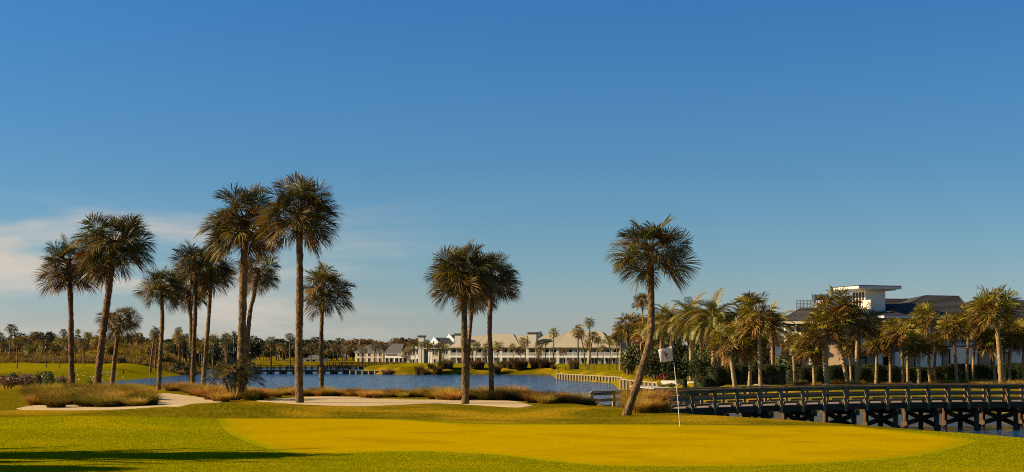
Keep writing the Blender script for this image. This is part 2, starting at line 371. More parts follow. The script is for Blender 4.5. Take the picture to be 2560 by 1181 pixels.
def G(px, py, dmin=15, dmax=700):
    """first hit of the sight line through a photo pixel with the terrain"""
    ys = np.geomspace(dmin, dmax, 1600)
    g = H((px-1280)/F*ys, ys)-(CH-(py-HZ)/F*ys)
    i = np.argmax(g > 0)
    if g[i] <= 0: return None
    if i == 0: y = ys[0]
    else:
        t = g[i-1]/(g[i-1]-g[i]); y = ys[i-1]+t*(ys[i]-ys[i-1])
    return ((px-1280)/F*y, y)

ROWS = np.concatenate([np.linspace(-20, 14, 10, endpoint=False), np.geomspace(34, 120, 190)-20, np.geomspace(120.5, 720, 150)-20, np.geomspace(760, 9000, 24)-20])
T = np.concatenate([np.linspace(-1.5, -.42, 40, endpoint=False), np.linspace(-.42, .42, 330), np.linspace(.42, 1.5, 41)[1:]])
YY, TT = np.meshgrid(ROWS, T, indexing='ij')
XX = TT*(YY+22)
ZZ = H(XX, YY).reshape(XX.shape)
nr, nc = XX.shape
idx = np.arange(nr*nc).reshape(nr, nc)
quads = np.stack([idx[:-1, :-1], idx[:-1, 1:], idx[1:, 1:], idx[1:, :-1]], -1).reshape(-1, 4)
ground = inst(np_mesh('ground', np.stack([XX, YY, ZZ], -1).reshape(-1, 3), quads, M['rough'], smooth=True), 'ground'); tag(ground, kind='structure')

lk = MB(); lk.add([(-170, 30, 0), (170, 30, 0), (170, 620, 0), (-170, 620, 0)], [(0, 1, 2, 3)])
tag(lk.build('lake', M['water'], origin=(0, 0, 0)), kind='structure')

def resample(pts, n):
    p = np.array(pts, float); d = np.concatenate([[0], np.cumsum(np.hypot(*np.diff(p, axis=0).T))]); u = np.linspace(0, d[-1], n)
    return np.stack([np.interp(u, d, p[:, 0]), np.interp(u, d, p[:, 1])], 1)
def smooth_line(pts, k=12):
    p = np.array(pts, float); out = []
    P = np.vstack([2*p[0]-p[1], p, 2*p[-1]-p[-2]])
    for i in range(1, len(P)-2):
        for t in np.linspace(0, 1, k, endpoint=False):
            a, b, c, d = P[i-1], P[i], P[i+1], P[i+2]
            out.append(.5*((2*b)+(-a+c)*t+(2*a-5*b+4*c-d)*t*t+(-a+3*b-3*c+d)*t**3))
    out.append(p[-1]); return np.array(out)
def sheet(name, A, B, nu, nv, off, m, fringe=0):
    A = resample(smooth_line(A), nu); B = resample(smooth_line(B), nu)
    t = np.linspace(0, 1, nv)[None, :, None]
    P = A[:, None, :]*(1-t)+B[:, None, :]*t
    Z = H(P[..., 0], P[..., 1]).reshape(nu, nv)+off
    if not fringe: Z[0] -= off+.002; Z[-1] -= off+.002; Z[1:-1, 0] -= off+.002; Z[1:-1, -1] -= off+.002      # edges turned down into the soil
    i = np.arange(nu*nv).reshape(nu, nv)
    q = np.stack([i[:-1, :-1], i[1:, :-1], i[1:, 1:], i[:-1, 1:]], -1).reshape(-1, 4)
    at = None
    if fringe:
        dd = -seg_dist(P.reshape(-1, 2), np.vstack([A, B[::-1]])[::3]); rr_ = np.random.default_rng(9)
        dn = np.clip(dd.reshape(nu, nv)/.45, 0, 1); Z -= (off-.003)*(1-dn)**1.5
        at = {'tip': np.clip(1-(dd+rr_.normal(0, .04, len(dd)))/fringe, 0, 1)}
    me = np_mesh(name, np.concatenate([P, Z[..., None]], -1).reshape(-1, 3), q, m, smooth=True, attr=at)
    o = inst(me, name); tag(o, kind='structure'); return o, np.vstack([A, B[::-1]])
gl = lambda L_: [G(*p) for p in L_]
def GP(px, py, z=2.5):
    D = (CH-z)*F/(py-HZ); return ((px-1280)/F*D, D)
gp = lambda L_, z=2.5: [GP(*p, z) for p in L_]

# mown surround, putting green, bunkers, lawns
_, FAIR_POLY = sheet('fairway', [(-60, 2), (-30, 3), (0, 4), (30, 3), (60, 2)],
      [(-60, 36)] + gp([(5, 1036), (150, 1035), (300, 1034.5), (420, 1035), (520, 1041), (640, 1041), (850, 1041), (1000, 1044), (1120, 1051), (1220, 1057), (1400, 1058), (1700, 1058.5)], 2.53) + [(8.6, 38.2), (12, 35), (17, 31), (30, 27), (60, 24)], 360, 130, .008, M['fairway'])
back = [(525, 1047), (600, 1046), (720, 1045.5), (850, 1046), (1000, 1050), (1100, 1057), (1200, 1062), (1400, 1064), (1700, 1063.5), (1900, 1063), (2040, 1063), (2140, 1065), (2250, 1077), (2380, 1091), (2440, 1103)]
front = [(525, 1047), (545, 1062), (580, 1086), (650, 1115), (770, 1133), (900, 1129), (1050, 1127), (1180, 1131), (1280, 1140), (1370, 1152), (1480, 1164), (1600, 1167), (1800, 1167), (1950, 1164), (2120, 1157), (2280, 1146), (2390, 1125), (2440, 1103)]
_, GREEN_POLY = sheet('putting_green', gp(back), gp(front), 420, 150, .014, M['green'], fringe=.55)
sheet('sand_bunker', gl([(640, 1003), (760, 1012), (900, 1016), (1000, 1012.5), (1100, 1009), (1200, 1014), (1290, 1019), (1335, 1016)]),
      [(p[0], p[1]) for p in [G(640, 1003), G(720, 996), G(830, 992), G(960, 998), G(1080, 1000), G(1180, 999), G(1290, 1004), G(1335, 1016)]], 150, 30, .016, M['sand'])
sheet('sand_bunker', gl([(40, 1023), (70, 1025), (150, 1026), (300, 1024), (400, 1017), (470, 1012), (560, 1005)]),
      gl([(40, 1023), (75, 1016), (150, 1010), (300, 1005), (390, 985), (440, 986), (560, 1003.5)]), 120, 40, .016, M['sand'])
sheet('far_fairway', [(-140, 200), (-100, 205), (-66, 214), (-70, 262), (-74, 313), (-80, 350)], [(-160, 318), (-135, 318), (-112, 320), (-100, 322), (-90, 328), (-84, 345)], 60, 40, .02, M['lawn'])
sheet('lawn', [(-34, 352), (-20, 340), (0, 340), (12, 338), (12.5, 275), (20, 236), (30, 236)], [(-40, 560), (-20, 565), (0, 570), (30, 570), (60, 500), (70, 400), (60, 240)], 60, 60, .02, M['lawn'])
sheet('bank_lawn', [(17, 170), (19.5, 142), (25, 128), (30, 116), (42, 112), (62, 109), (110, 102)], [(26, 172), (28, 150), (32, 140), (40, 136), (52, 136), (70, 136), (115, 136)], 80, 30, .02, M['lawn'])

# ------------------------------------------------------------------ palms
def frond_arrays(el, seed, n=30, pet=.49, blade=.56, thin=1.0):
    r = np.random.default_rng(seed); V = []; Fc = []
    e0 = rad(el); eb = rad(el-14)
    e = np.array([math.cos(eb), 0, math.sin(eb)]); nr_ = np.array([-math.sin(eb), 0, math.cos(eb)]); sy = np.array([0, 1., 0])
    P0 = np.zeros(3); P1 = np.array([math.cos(e0), 0, math.sin(e0)])*pet
    pw = .011
    for P, q in ((P0, 1.6), (P1, 1.0)):
        for k in range(3):
            a = 2*math.pi*k/3; V.append(P+(sy*math.cos(a)+nr_*math.sin(a))*pw*q)
    for k in range(3):
        k2 = (k+1) % 3; Fc += [(k, k2, 3+k2), (k, 3+k2, 3+k)]
    down = np.array([0, 0, -1.])
    fold = r.uniform(.25, .7); span = r.uniform(112, 140)
    tw = r.normal(0, .2); bend = r.uniform(.25, .6)
    for i in range(n):
        u = (i+.5)/n*2-1
        a = rad(span)*u + r.normal(0, .03)
        ca = max(0, math.cos(a))
        att = P1+e*blade*.32*ca+down*blade*.10*bend*ca
        d = e*math.cos(a)+sy*math.sin(a)+nr_*(fold*abs(math.sin(a))+tw*math.sin(a)+r.normal(0, .08))+down*bend*.5*ca; d /= np.linalg.norm(d)
        Ln = blade*(.66+.34*math.cos(a*.6))*r.uniform(.90, 1.05)-.10*blade*ca
        wd = np.cross(d, nr_); wd /= np.linalg.norm(wd)
        wd = wd+nr_*r.normal(0, .5); wd /= np.linalg.norm(wd)
        dr = r.uniform(.15, .55)
        w1 = Ln*.036*thin*(30/n)**.8; b = len(V)
        p1 = att+d*Ln*.50+down*dr*.04*Ln; p2 = att+d*Ln*.80+down*dr*.26*Ln; p3 = att+d*Ln*1.0+down*dr*.72*Ln
        V += [att, p1-wd*w1, p1+wd*w1, p2-wd*w1*.66, p2+wd*w1*.66, p3]
        Fc += [(b, b+2, b+1), (b+1, b+2, b+4), (b+1, b+4, b+3), (b+3, b+4, b+5)]
    return np.array(V), np.array(Fc)
ELS = [82, 66, 48, 30, 12, -6, -24, -42, -60]
def frond_bank(n, seeds, mats):
    out = {}
    for el_ in ELS:
        for s in range(seeds):
            V, Fc = frond_arrays(el_, 100+s*17+int(el_+90), n)
            for k, m in mats.items():
                out[(el_, s, k)] = np_mesh('frond', V, Fc, m)
    return out
NS = 4
FR_HI = frond_bank(60, NS, {'g': M['frond'], 'o': M['frond_olive'], 'd': M['frond_dry']})
FR_BK = frond_bank(26, NS, {'g': M['bank'], 'o': M['frond_olive'], 'd': M['frond_dry']})

def trunk_mesh(pts, r0, r1, seed, m, rings=40, sides=14, flare=1.25, rug=.05):
    """pts: local path; tapered, rugged trunk"""
    r = np.random.default_rng(seed)
    p = smooth_line(np.array([(q[0], q[2]) for q in pts]), 10); py_ = smooth_line(np.array([(q[1], q[2]) for q in pts]), 10)
    u = np.linspace(0, 1, rings); k = np.linspace(0, 1, len(p))
    X = np.interp(u, k, p[:, 0]); Z = np.interp(u, k, p[:, 1]); Y = np.interp(u, k, py_[:, 0])
    tx = np.gradient(X); tz = np.gradient(Z); tn = np.hypot(tx, tz); tx /= tn; tz /= tn
    R = r1+(r0-r1)*(1-u)+(flare-1)*r0*np.exp(-u*22)
    R = R*(1+.05*np.sin(u*17+seed)+r.normal(0, .02, rings))
    a = np.linspace(0, 2*np.pi, sides, endpoint=False)
    ca, sa = np.cos(a), np.sin(a)
    rr = R[:, None]*(1+r.normal(0, rug, (rings, sides)))
    VX = X[:, None]+rr*ca*tz[:, None]; VZ = Z[:, None]-rr*ca*tx[:, None]; VY = Y[:, None]+rr*sa
    V = np.stack([VX, VY, VZ], -1).reshape(-1, 3)
    i = np.arange(rings*sides).reshape(rings, sides); j = np.roll(i, -1, 1)
    q = np.stack([i[:-1], j[:-1], j[1:], i[1:]], -1).reshape(-1, 4)
    top = np.array([X[-1]+tx[-1]*r1, Y[-1], Z[-1]+tz[-1]*r1*.7]); V = np.vstack([V, top])
    t = np.stack([i[-1], j[-1], np.full(sides, len(V)-1)], -1)
    return np_mesh('trunk', V, [q, t], m, smooth=True)

def heart_mesh(R, tr, seed, m_fibre, m_stalk, m_boot, boots=0, stalks=10):
    """crown heart: fibrous core, leaf boots below it, drooping fruit stalks"""
    r = np.random.default_rng(seed); b = MB()
    b.blob((0, 0, .02*R), (tr*1.25, tr*1.25, R*.16), 10, 6)
    b.mi = 2
    for k in range(boots+14):
        a = k*2.399; z = -R*.10-.9*R*(k/(boots+14.))*(boots/40.)+.06*R; o = tr*1.02
        d = Vector((math.cos(a), math.sin(a), 0)); p = d*o+Vector((0, 0, z)); Ln = R*r.uniform(.08, .14)
        t = Vector((-d.y, d.x, 0))*tr*.22; q = p+d*Ln*.55+Vector((0, 0, Ln))
        b.add([p-t, p+t, q+t*.5, q-t*.5, p-d*.03], [(0, 1, 2, 3), (0, 3, 4), (1, 4, 2)])
    b.mi = 1
    for k in range(stalks):
        a = r.uniform(0, 6.28); d = Vector((math.cos(a), math.sin(a), 0)); e_ = rad(r.uniform(-10, 55)); Ln = R*r.uniform(.45, .72)
        p0 = d*tr*.5+Vector((0, 0, R*.05)); p1 = p0+(d*math.cos(e_)+Vector((0, 0, math.sin(e_))))*Ln*.6; p2 = p1+d*Ln*.3+Vector((0, 0, -.12*Ln))
        b.tube([p0, p1, p2], [.012*R, .009*R, .005*R], 3, False)
        for s in range(16):
            t = r.uniform(.1, 1); q = p1.lerp(p2, t) if s % 2 else p0.lerp(p1, .5+.5*t)
            v = Vector(r.normal(0, 1, 3)); v.z -= .5; v.normalize(); v *= R*r.uniform(.07, .17)
            w_ = Vector(r.normal(0, 1, 3)).cross(v).normalized()*.010*R
            b.add([q-w_, q+w_, q+v+w_*.3, q+v-w_*.3], [(0, 1, 2, 3)])
    return b.mesh('crown', [m_fibre, m_stalk, m_boot])

def place_fronds(crown, centre, R, n, seed, bank, axis=(0, 0), dry=.25, low=-.80, olive=.3, wind=0.0):
    hero_gap = bank is FR_HI
    r = np.random.default_rng(seed)
    ph = r.uniform(0, 6.28)
    gap = r.uniform(0, 6.28)
    holes = r.normal(0, 1, (4, 3)); holes[:, 2] = holes[:, 2]*.6+.1; holes[0, 1] = -abs(holes[0, 1])*.3; holes[1, 1] *= .2; holes /= np.linalg.norm(holes, axis=1)[:, None]
    for k in range(n):
        s = low+(0.985-low)*(k+.5)/n
        el_ = math.degrees(math.asin(max(-1, min(1, s))))+r.normal(0, 7)
        az = ph+k*2.39996+r.normal(0, .28)
        cv = np.array([math.cos(az)*math.cos(rad(el_)), math.sin(az)*math.cos(rad(el_)), math.sin(rad(el_))])
        if (holes@cv).max() > (.90 if hero_gap else .93) and r.random() < .85: continue          # leaves lost to wind leave gaps in the head
        e_ = min(ELS, key=lambda q: abs(q-el_))
        u = r.random()
        if s < -.45: kind = 'd' if u < dry*1.7 else ('o' if u < .85 else 'g')
        elif s < .1: kind = 'd' if u < dry*.9 else ('o' if u < dry+olive+.15 else 'g')
        else: kind = 'o' if u < olive*.8 else ('d' if u < olive*.8+dry*.15 else 'g')
        sc_ = R*r.uniform(.82, 1.08)*(.9 if s < -.4 else 1)
        if abs(((az-gap+math.pi) % 6.283)-math.pi) < .5: sc_ *= .86
        h = (s-low)/(1-low)
        loc = Vector(centre)+Vector((axis[0]*h, axis[1]*h, R*(-.10+.22*h)))
        o = inst(bank[(e_, int(r.integers(NS)), kind)], 'frond', crown, loc, (r.normal(0, .5), (e_-el_)*math.pi/180*.7+wind*math.cos(az)+r.normal(0, .06), az), sc_)

def sabal(name, trunk_px, base, D, wpx, heart, Rpx, label, seed, n=46, hero=True, group=None, dry=.25, boots=0, low=-.8, olive=.40, top_w=None, tm=None, stalks=10, cat='palm tree'):
    """trunk_px: photo points up the trunk, base first; D real distance of the tree"""
    b = W(base[0], base[1], D); gz = h1(b.x, b.y)-.08; b.z = min(b.z, gz) if abs(b.z-gz) < 1.2 else gz
    t = thing(name, b, label, cat, group)
    pts = [Vector((0, 0, 0))]
    r = np.random.default_rng(seed)
    dy = r.uniform(-.3, .3)
    for i, (x, y) in enumerate(trunk_px): pts.append(W(x, y, D)-b+Vector((0, dy*(i+1)/len(trunk_px), 0)))
    hc = W(heart[0], heart[1], D)-b+Vector((0, dy, 0)); pts.append(hc)
    w0 = wpx/F*D/2; w1 = (top_w or wpx*.82)/F*D/2
    m = tm or (M['trunk'] if hero else M['trunk_bank'])
    tr = bpy.data.objects.new('trunk', trunk_mesh(pts, w0, w1, seed, m, 70 if hero else 40, 16 if hero else 10, rug=.075)); link(tr, t, b)
    R = Rpx/F*D
    cr_ = bpy.data.objects.new('crown', heart_mesh(R, w1*1.05, seed, M['fibre'], M['stalk'], M['boot'], boots, stalks)); link(cr_, t, b+hc)
    place_fronds(cr_, b+hc, R*(.96 if hero else 1.04), int(n*((1.38+.25*(seed*7 % 5)/4) if hero else 1.5)), seed+5, FR_HI if hero else FR_BK, dry=dry, low=low, olive=olive)
    return t

HERO = [  # trunk points, base, D, width, heart, R, label, seed, dict
 ([(178, 850), (177, 760)], (180, 972), 84, 14, (172, 668), 88, 'straight sabal palm at far left rising behind the grass bed, left of a leaning palm', 1, dict(n=46, dry=.35)),
 ([(253, 880), (267, 780)], (241, 981), 76, 18, (289, 618), 104, 'sabal palm leaning right out of the left grass bed, with a broad ragged crown', 2, dict(n=50, dry=.25)),
 ([(287, 905), (293, 870)], (280, 964), 95, 11, (301, 806), 58, 'short crooked sabal palm right behind the leaning palm in the left bed', 3, dict(n=40, dry=.4, olive=.45)),
 ([(400, 880), (403, 800)], (396, 987), 80, 11, (400, 722), 62, 'slender sabal palm alone beside the left sand patch', 4, dict(n=42, dry=.3)),
 ([(478, 870), (477, 800)], (478, 962), 94, 11, (470, 730), 58, 'shorter sabal palm half hidden behind the paired slender palms', 6, dict(n=38, dry=.5)),
 ([(484, 860), (487, 760)], (481, 968), 90, 11.5, (487, 668), 70, 'left palm of the pair of slender sabals behind the brown grass mounds', 5, dict(n=46, dry=.3)),
 ([(516, 860), (522, 780)], (507, 958), 92, 11, (528, 676), 66, 'right palm of the pair of slender sabals behind the brown grass mounds', 7, dict(n=44, dry=.3)),
 ([(622, 800), (633, 740)], (611, 965), 80, 11, (644, 682), 62, 'thin sabal palm leaning right behind the thick trunk above the fan palm shrub', 9, dict(n=38, dry=.45, olive=.4)),
 ([(605, 880), (608, 760)], (601, 1000), 62, 22, (614, 562), 112, 'thick trunked sabal palm standing over the fan palm shrub', 8, dict(n=56, dry=.3)),
 ([(746, 880), (747, 740)], (749, 1007), 57, 20, (746, 536), 112, 'tallest sabal palm, standing in the sand bunker with a dark swollen foot', 10, dict(n=56, dry=.3)),
 ([(804, 900), (805, 830)], (804, 992), 78, 11.5, (808, 735), 82, 'medium sabal palm right of the tallest one at the back of the bunker', 11, dict(n=42, dry=.2, low=-.6)),
 ([(1170, 880), (1176, 810)], (1167, 985), 66, 11, (1184, 726), 72, 'curved pale trunk sabal palm between the two straight palms at centre', 13, dict(n=40, dry=.3)),
 ([(1162, 900), (1161, 800)], (1164, 1011), 56, 17, (1160, 694), 94, 'thick dark sabal palm at centre, in front of its two companions', 12, dict(n=56, dry=.2, low=-.7)),
 ([(1227, 900), (1224, 820)], (1229, 1004), 62, 13, (1228, 700), 78, 'straight sabal palm on the right of the trio at centre', 14, dict(n=46, dry=.2, low=-.7)),
 ([(1588, 975), (1612, 900), (1626, 840), (1629, 770)], (1564, 1033), 46, 20, (1626, 640), 112, 'sabal palm with a strongly curved leaning trunk beside the wooden bridge end', 15, dict(n=44, dry=.1, low=-.72, olive=.2)),
]
for tp, base, D, wpx, hc, R, lab, seed, kw in HERO:
    kw = dict(kw, dry=kw.get('dry', .25)*.8)
    sabal('sabal_palm', tp, base, D, wpx, hc, R, lab, seed, hero=True, group='sabal palms around the bunkers', **kw)

BANK = [
 ([(1576, 880)], (1578, 938), 220, 6, (1590, 832), 36, 'front sabal palm of the dense cluster left of the leaning trunk, by the brick bin', 30, 1),
 ([(1552, 880)], (1551, 925), 260, 4.5, (1553, 836), 30, 'slim sabal palm at the left edge of the dense palm cluster', 31, 1),
 ([(1602, 880)], (1600, 930), 215, 6, (1603, 822), 38, 'sabal palm in the cluster just left of the leaning trunk', 32, 1),
 ([(1611, 860)], (1612, 925), 210, 5, (1604, 756), 24, 'small windblown sabal palm poking out above the cluster behind the leaning trunk', 33, 1),
 ([(1620, 880)], (1618, 928), 205, 6, (1625, 830), 40, 'sabal palm directly behind the leaning trunk', 34, 1),
 ([(1828, 900)], (1846, 968), 128, 11, (1826, 858), 62, 'squat sabal palm with a trunk leaning left behind the bridge rail', 35, 0),
 ([(1875, 920)], (1872, 968), 130, 10, (1880, 858), 48, 'sabal palm with a short shaded crown next to the tall straight one', 36, 0),
 ([(1900, 900)], (1903, 968), 126, 11, (1896, 792), 66, 'tall straight sabal palm before the feather palms and beside the resort', 37, 0),
 ([(1984, 890)], (1988, 962), 138, 8, (1983, 858), 30, 'small dark sabal palm before the tan resort wall', 38, 0),
 ([(2034, 920)], (2036, 962), 132, 9, (2026, 870), 46, 'low sabal palm with a pale booted trunk before the tan wall', 39, 1),
 ([(2064, 900)], (2069, 964), 128, 15, (2062, 822), 66, 'thickest sabal palm on the far bank, with a brown shaggy crown', 40, 0),
 ([(2108, 900), (2100, 850)], (2122, 962), 130, 10, (2094, 778), 58, 'tall brown sabal palm with a curved trunk left of the resort tower', 41, 0),
 ([(2143, 890)], (2141, 962), 131, 10, (2146, 812), 54, 'sabal palm standing below the roof terrace of the resort', 42, 0),
 ([(2127, 920)], (2128, 960), 134, 7, (2120, 868), 34, 'small sabal palm tucked behind the one below the roof terrace', 43, 1),
 ([(2190, 910)], (2190, 958), 136, 8, (2190, 856), 40, 'low yellow green sabal palm left of the white wall', 44, 1),
 ([(2226, 910)], (2226, 958), 137, 8, (2222, 846), 42, 'sabal palm second right of the roof terrace palm, before the shaded porch', 45, 0),
 ([(2258, 910)], (2259, 958), 134, 10, (2256, 832), 52, 'broad yellow green sabal palm before the left end of the white wall', 46, 0),
 ([(2270, 910)], (2270, 957), 140, 8, (2272, 830), 40, 'sabal palm close behind the broad yellow green one', 47, 0),
 ([(2296, 920)], (2298, 958), 132, 10, (2294, 868), 42, 'low sabal palm with a forked pale booted trunk before the white wall', 48, 1),
 ([(2321, 900), (2318, 840)], (2326, 957), 138, 8, (2312, 796), 40, 'taller sabal palm with a white booted neck under the main roof', 49, 1),
 ([(2338, 920)], (2339, 953), 136, 8, (2340, 862), 38, 'dark low sabal palm beside the narrow doorway in the white wall', 50, 0),
 ([(2391, 900)], (2393, 958), 132, 9, (2386, 826), 48, 'sabal palm with a wide white booted neck in the middle of the white wall', 51, 1),
 ([(2418, 900)], (2418, 955), 136, 8, (2424, 808), 46, 'left of two slim sabal palms before the middle of the white wall', 52, 0),
 ([(2431, 900)], (2433, 954), 138, 7, (2440, 836), 42, 'right of two slim sabal palms before the middle of the white wall', 53, 0),
 ([(2499, 900), (2494, 850)], (2503, 968), 124, 13, (2486, 776), 64, 'tall pale sabal palm with a curved trunk rising above the resort roof', 54, 0),
 ([(2486, 910)], (2488, 956), 136, 8, (2478, 858), 42, 'shaded sabal palm behind the tall pale curved one', 55, 0),
 ([(2512, 910)], (2512, 954), 139, 7, (2508, 850), 40, 'sabal palm just right of the tall pale curved one', 56, 0),
 ([(2525, 910)], (2525, 952), 137, 9, (2530, 838), 48, 'sabal palm with an orange lit trunk near the right end of the wall', 57, 0),
 ([(2556, 910)], (2558, 954), 138, 8, (2562, 846), 44, 'sabal palm cut by the right edge of the picture', 58, 0),
]
for tp, base, D, wpx, hc, R, lab, seed, bt in BANK:
    sabal('sabal_palm', tp, base, D, wpx, hc, R, lab, seed, n=38, hero=False, group='sabal palms on the far bank', dry=.55 if seed in (35, 40, 41, 42) else .35, boots=26 if bt else 0, olive=.4, low=-.68, stalks=6)

# feather-leaved date palms
def pinnate_arrays(el, seed, n=30):
    r = np.random.default_rng(seed); V = []; Fc = []
    m_ = 7; u = np.linspace(0, 1, m_)
    ang = rad(el)-u**1.4*rad(r.uniform(45, 75)); dx = np.cos(ang)/m_; dz = np.sin(ang)/m_
    X = np.concatenate([[0], np.cumsum(dx)]); Z = np.concatenate([[0], np.cumsum(dz)])
    k = np.linspace(0, 1, len(X))
    for i in range(len(X)):
        w = .014*(1-.8*k[i]); V += [(X[i], -w, Z[i]), (X[i], w, Z[i])]
    for i in range(len(X)-1): Fc += [(2*i, 2*i+1, 2*i+3), (2*i, 2*i+3, 2*i+2)]
    for i in range(n):
        t = .14+.86*(i+.5)/n
        p = np.array([np.interp(t, k, X), 0, np.interp(t, k, Z)]); a = np.interp(t, k[:-1], ang)
        fw = np.array([math.cos(a), 0, math.sin(a)]); up = np.array([-math.sin(a), 0, math.cos(a)])
        Ln = .27*math.sin(math.pi*min(1, .22+.78*t))**.6*r.uniform(.85, 1.1)+.03
        for s in (-1, 1):
            d = fw*.75+np.array([0, s*.75, 0])+up*r.uniform(.15, .55); d /= np.linalg.norm(d)
            q = p+d*Ln+np.array([0, 0, -.25*Ln]); mdl = p+d*Ln*.5; b = len(V); w = fw*.011
            V += [p-w, p+w, mdl+w, mdl-w, q]
            Fc += [(b, b+1, b+2), (b, b+2, b+3), (b+3, b+2, b+4)]
    return np.array(V, float), np.array(Fc)
DELS = [80, 62, 45, 28, 10, -12]
DF = {}
for el_ in DELS:
    for s in range(2):
        V, Fc = pinnate_arrays(el_, 300+s*11+el_)
        DF[(el_, s, 'g')] = np_mesh('frond', V, Fc, M['date']); DF[(el_, s, 'o')] = np_mesh('frond', V, Fc, M['frond_olive'])
def date_palm(base, D, heart, Rpx, wpx, label, seed, n=38):
    b = W(*base, D); b.z = h1(b.x, b.y)-.08
    t = thing('date_palm', b, label, 'palm tree', 'feather palms on the far bank')
    hc = W(*heart, D)-b; R = Rpx/F*D; w = wpx/F*D/2
    o = bpy.data.objects.new('trunk', trunk_mesh([(0, 0, 0), (hc.x*.5, 0, hc.z*.5), tuple(hc)], w, w*1.05, seed, M['trunk_bank'], 46, 10, 1.1, .09)); link(o, t, b)
    c = bpy.data.objects.new('crown', heart_mesh(R*.7, w*1.25, seed, M['fibre'], M['stalk'], M['boot'], 34, 5)); link(c, t, b+hc)
    r = np.random.default_rng(seed)
    for k in range(n):
        s = -.35+1.33*(k+.5)/n; el_ = math.degrees(math.asin(min(1, s))); e_ = min(DELS, key=lambda q: abs(q-el_))
        inst(DF[(e_, int(r.integers(2)), 'g' if r.random() < .72 else 'o')], 'frond', c, b+hc+Vector((0, 0, R*.05*s)), (r.normal(0, .12), r.normal(0, .12), k*2.39996+r.normal(0, .25)), R*r.uniform(.85, 1.12))
for base, D, hc, R, wpx, lab, seed in [
 ((1652, 930), 190, (1654, 812), 62, 8, 'feather palm at the left end of the row, right of the leaning trunk', 61),
 ((1676, 930), 185, (1680, 806), 62, 8, 'second feather palm from the left of the row', 62),
 ((1727, 925), 170, (1728, 800), 74, 9, 'large feather palm with a pale ridged trunk behind the round bushes', 63),
 ((1756, 930), 178, (1752, 820), 62, 8, 'feather palm behind the large ridged trunk one', 64),
 ((1783, 932), 160, (1784, 798), 80, 9, 'largest feather palm, its fronds swept high in the middle of the row', 65),
 ((1806, 935), 172, (1812, 822), 60, 8, 'feather palm half hidden by the squat leaning sabal', 66),
 ((1852, 940), 160, (1850, 800), 62, 8, 'feather palm left of the tall straight sabal', 67),
 ((1934, 948), 146, (1930, 820), 76, 10, 'feather palm with an orange ridged trunk by the resort balcony', 68)]:
    date_palm(base, D, hc, R, wpx, lab, seed)

# distant palms: one joined crown each, shared between copies
def far_crown(seed, n=26, m='frond', dry=.3):
    r = np.random.default_rng(seed); VV = []; FF = []; MI = []; o = 0
    for k in range(n):
        s = -.75+1.72*(k+.5)/n; el_ = math.degrees(math.asin(min(1, s)))
        V, Fc = frond_arrays(el_, seed*50+k, 13, thin=1.15)
        az = k*2.39996+r.normal(0, .3); sc_ = r.uniform(.8, 1.12)
        c, sn = math.cos(az), math.sin(az)
        Rm = np.array([[c, -sn, 0], [sn, c, 0], [0, 0, 1]])
        VV.append(V@Rm.T*sc_); FF.append(Fc+o); o += len(V)
        u = r.random(); MI += [2 if (s < -.3 and u < dry*2) else (1 if u < .4 else 0)]*len(Fc)
    return np_mesh('crown', np.vstack(VV), np.vstack(FF), [M[m], M['frond_olive'], M['frond_dry']], MI)
FC = [far_crown(400+i) for i in range(4)]; FCB = [far_crown(420+i, m='bank') for i in range(3)]
def far_trunk(seed, lean):
    return trunk_mesh([(0, 0, 0), (lean*.35, 0, .5), (lean, 0, 1.0)], .022, .017, seed, M['trunk'], 10, 7, 1.2, .04)
FT = [(far_trunk(440+i, l_), l_) for i, l_ in enumerate((0, .06, -.06, .14, -.14, .25, -.25))]
def far_palm(base, D, heart, Rpx, label, group, seed, crowns=FC, wpx=None):
    b = W(*base, D); b.z = h1(b.x, b.y)-.1
    hc = W(*heart, D); hgt = max(.8, hc.z-b.z); lean = (hc.x-b.x)/hgt
    t = thing('sabal_palm', b, label, 'palm tree', group)
    me, l_ = min(FT, key=lambda q: abs(q[1]-lean))
    wsc = 1.0 if wpx is None else (wpx/F*D)/(.040*hgt)
    o = inst(me, 'trunk', t, b, (0, 0, 0), (hgt if abs(l_) > .01 else hgt*wsc, hgt*wsc, hgt))
    R = Rpx/F*D
    inst(crowns[seed % len(crowns)], 'crown', t, b+Vector((l_*hgt, 0, hgt)), (0, 0, seed*1.7), R)
    return t

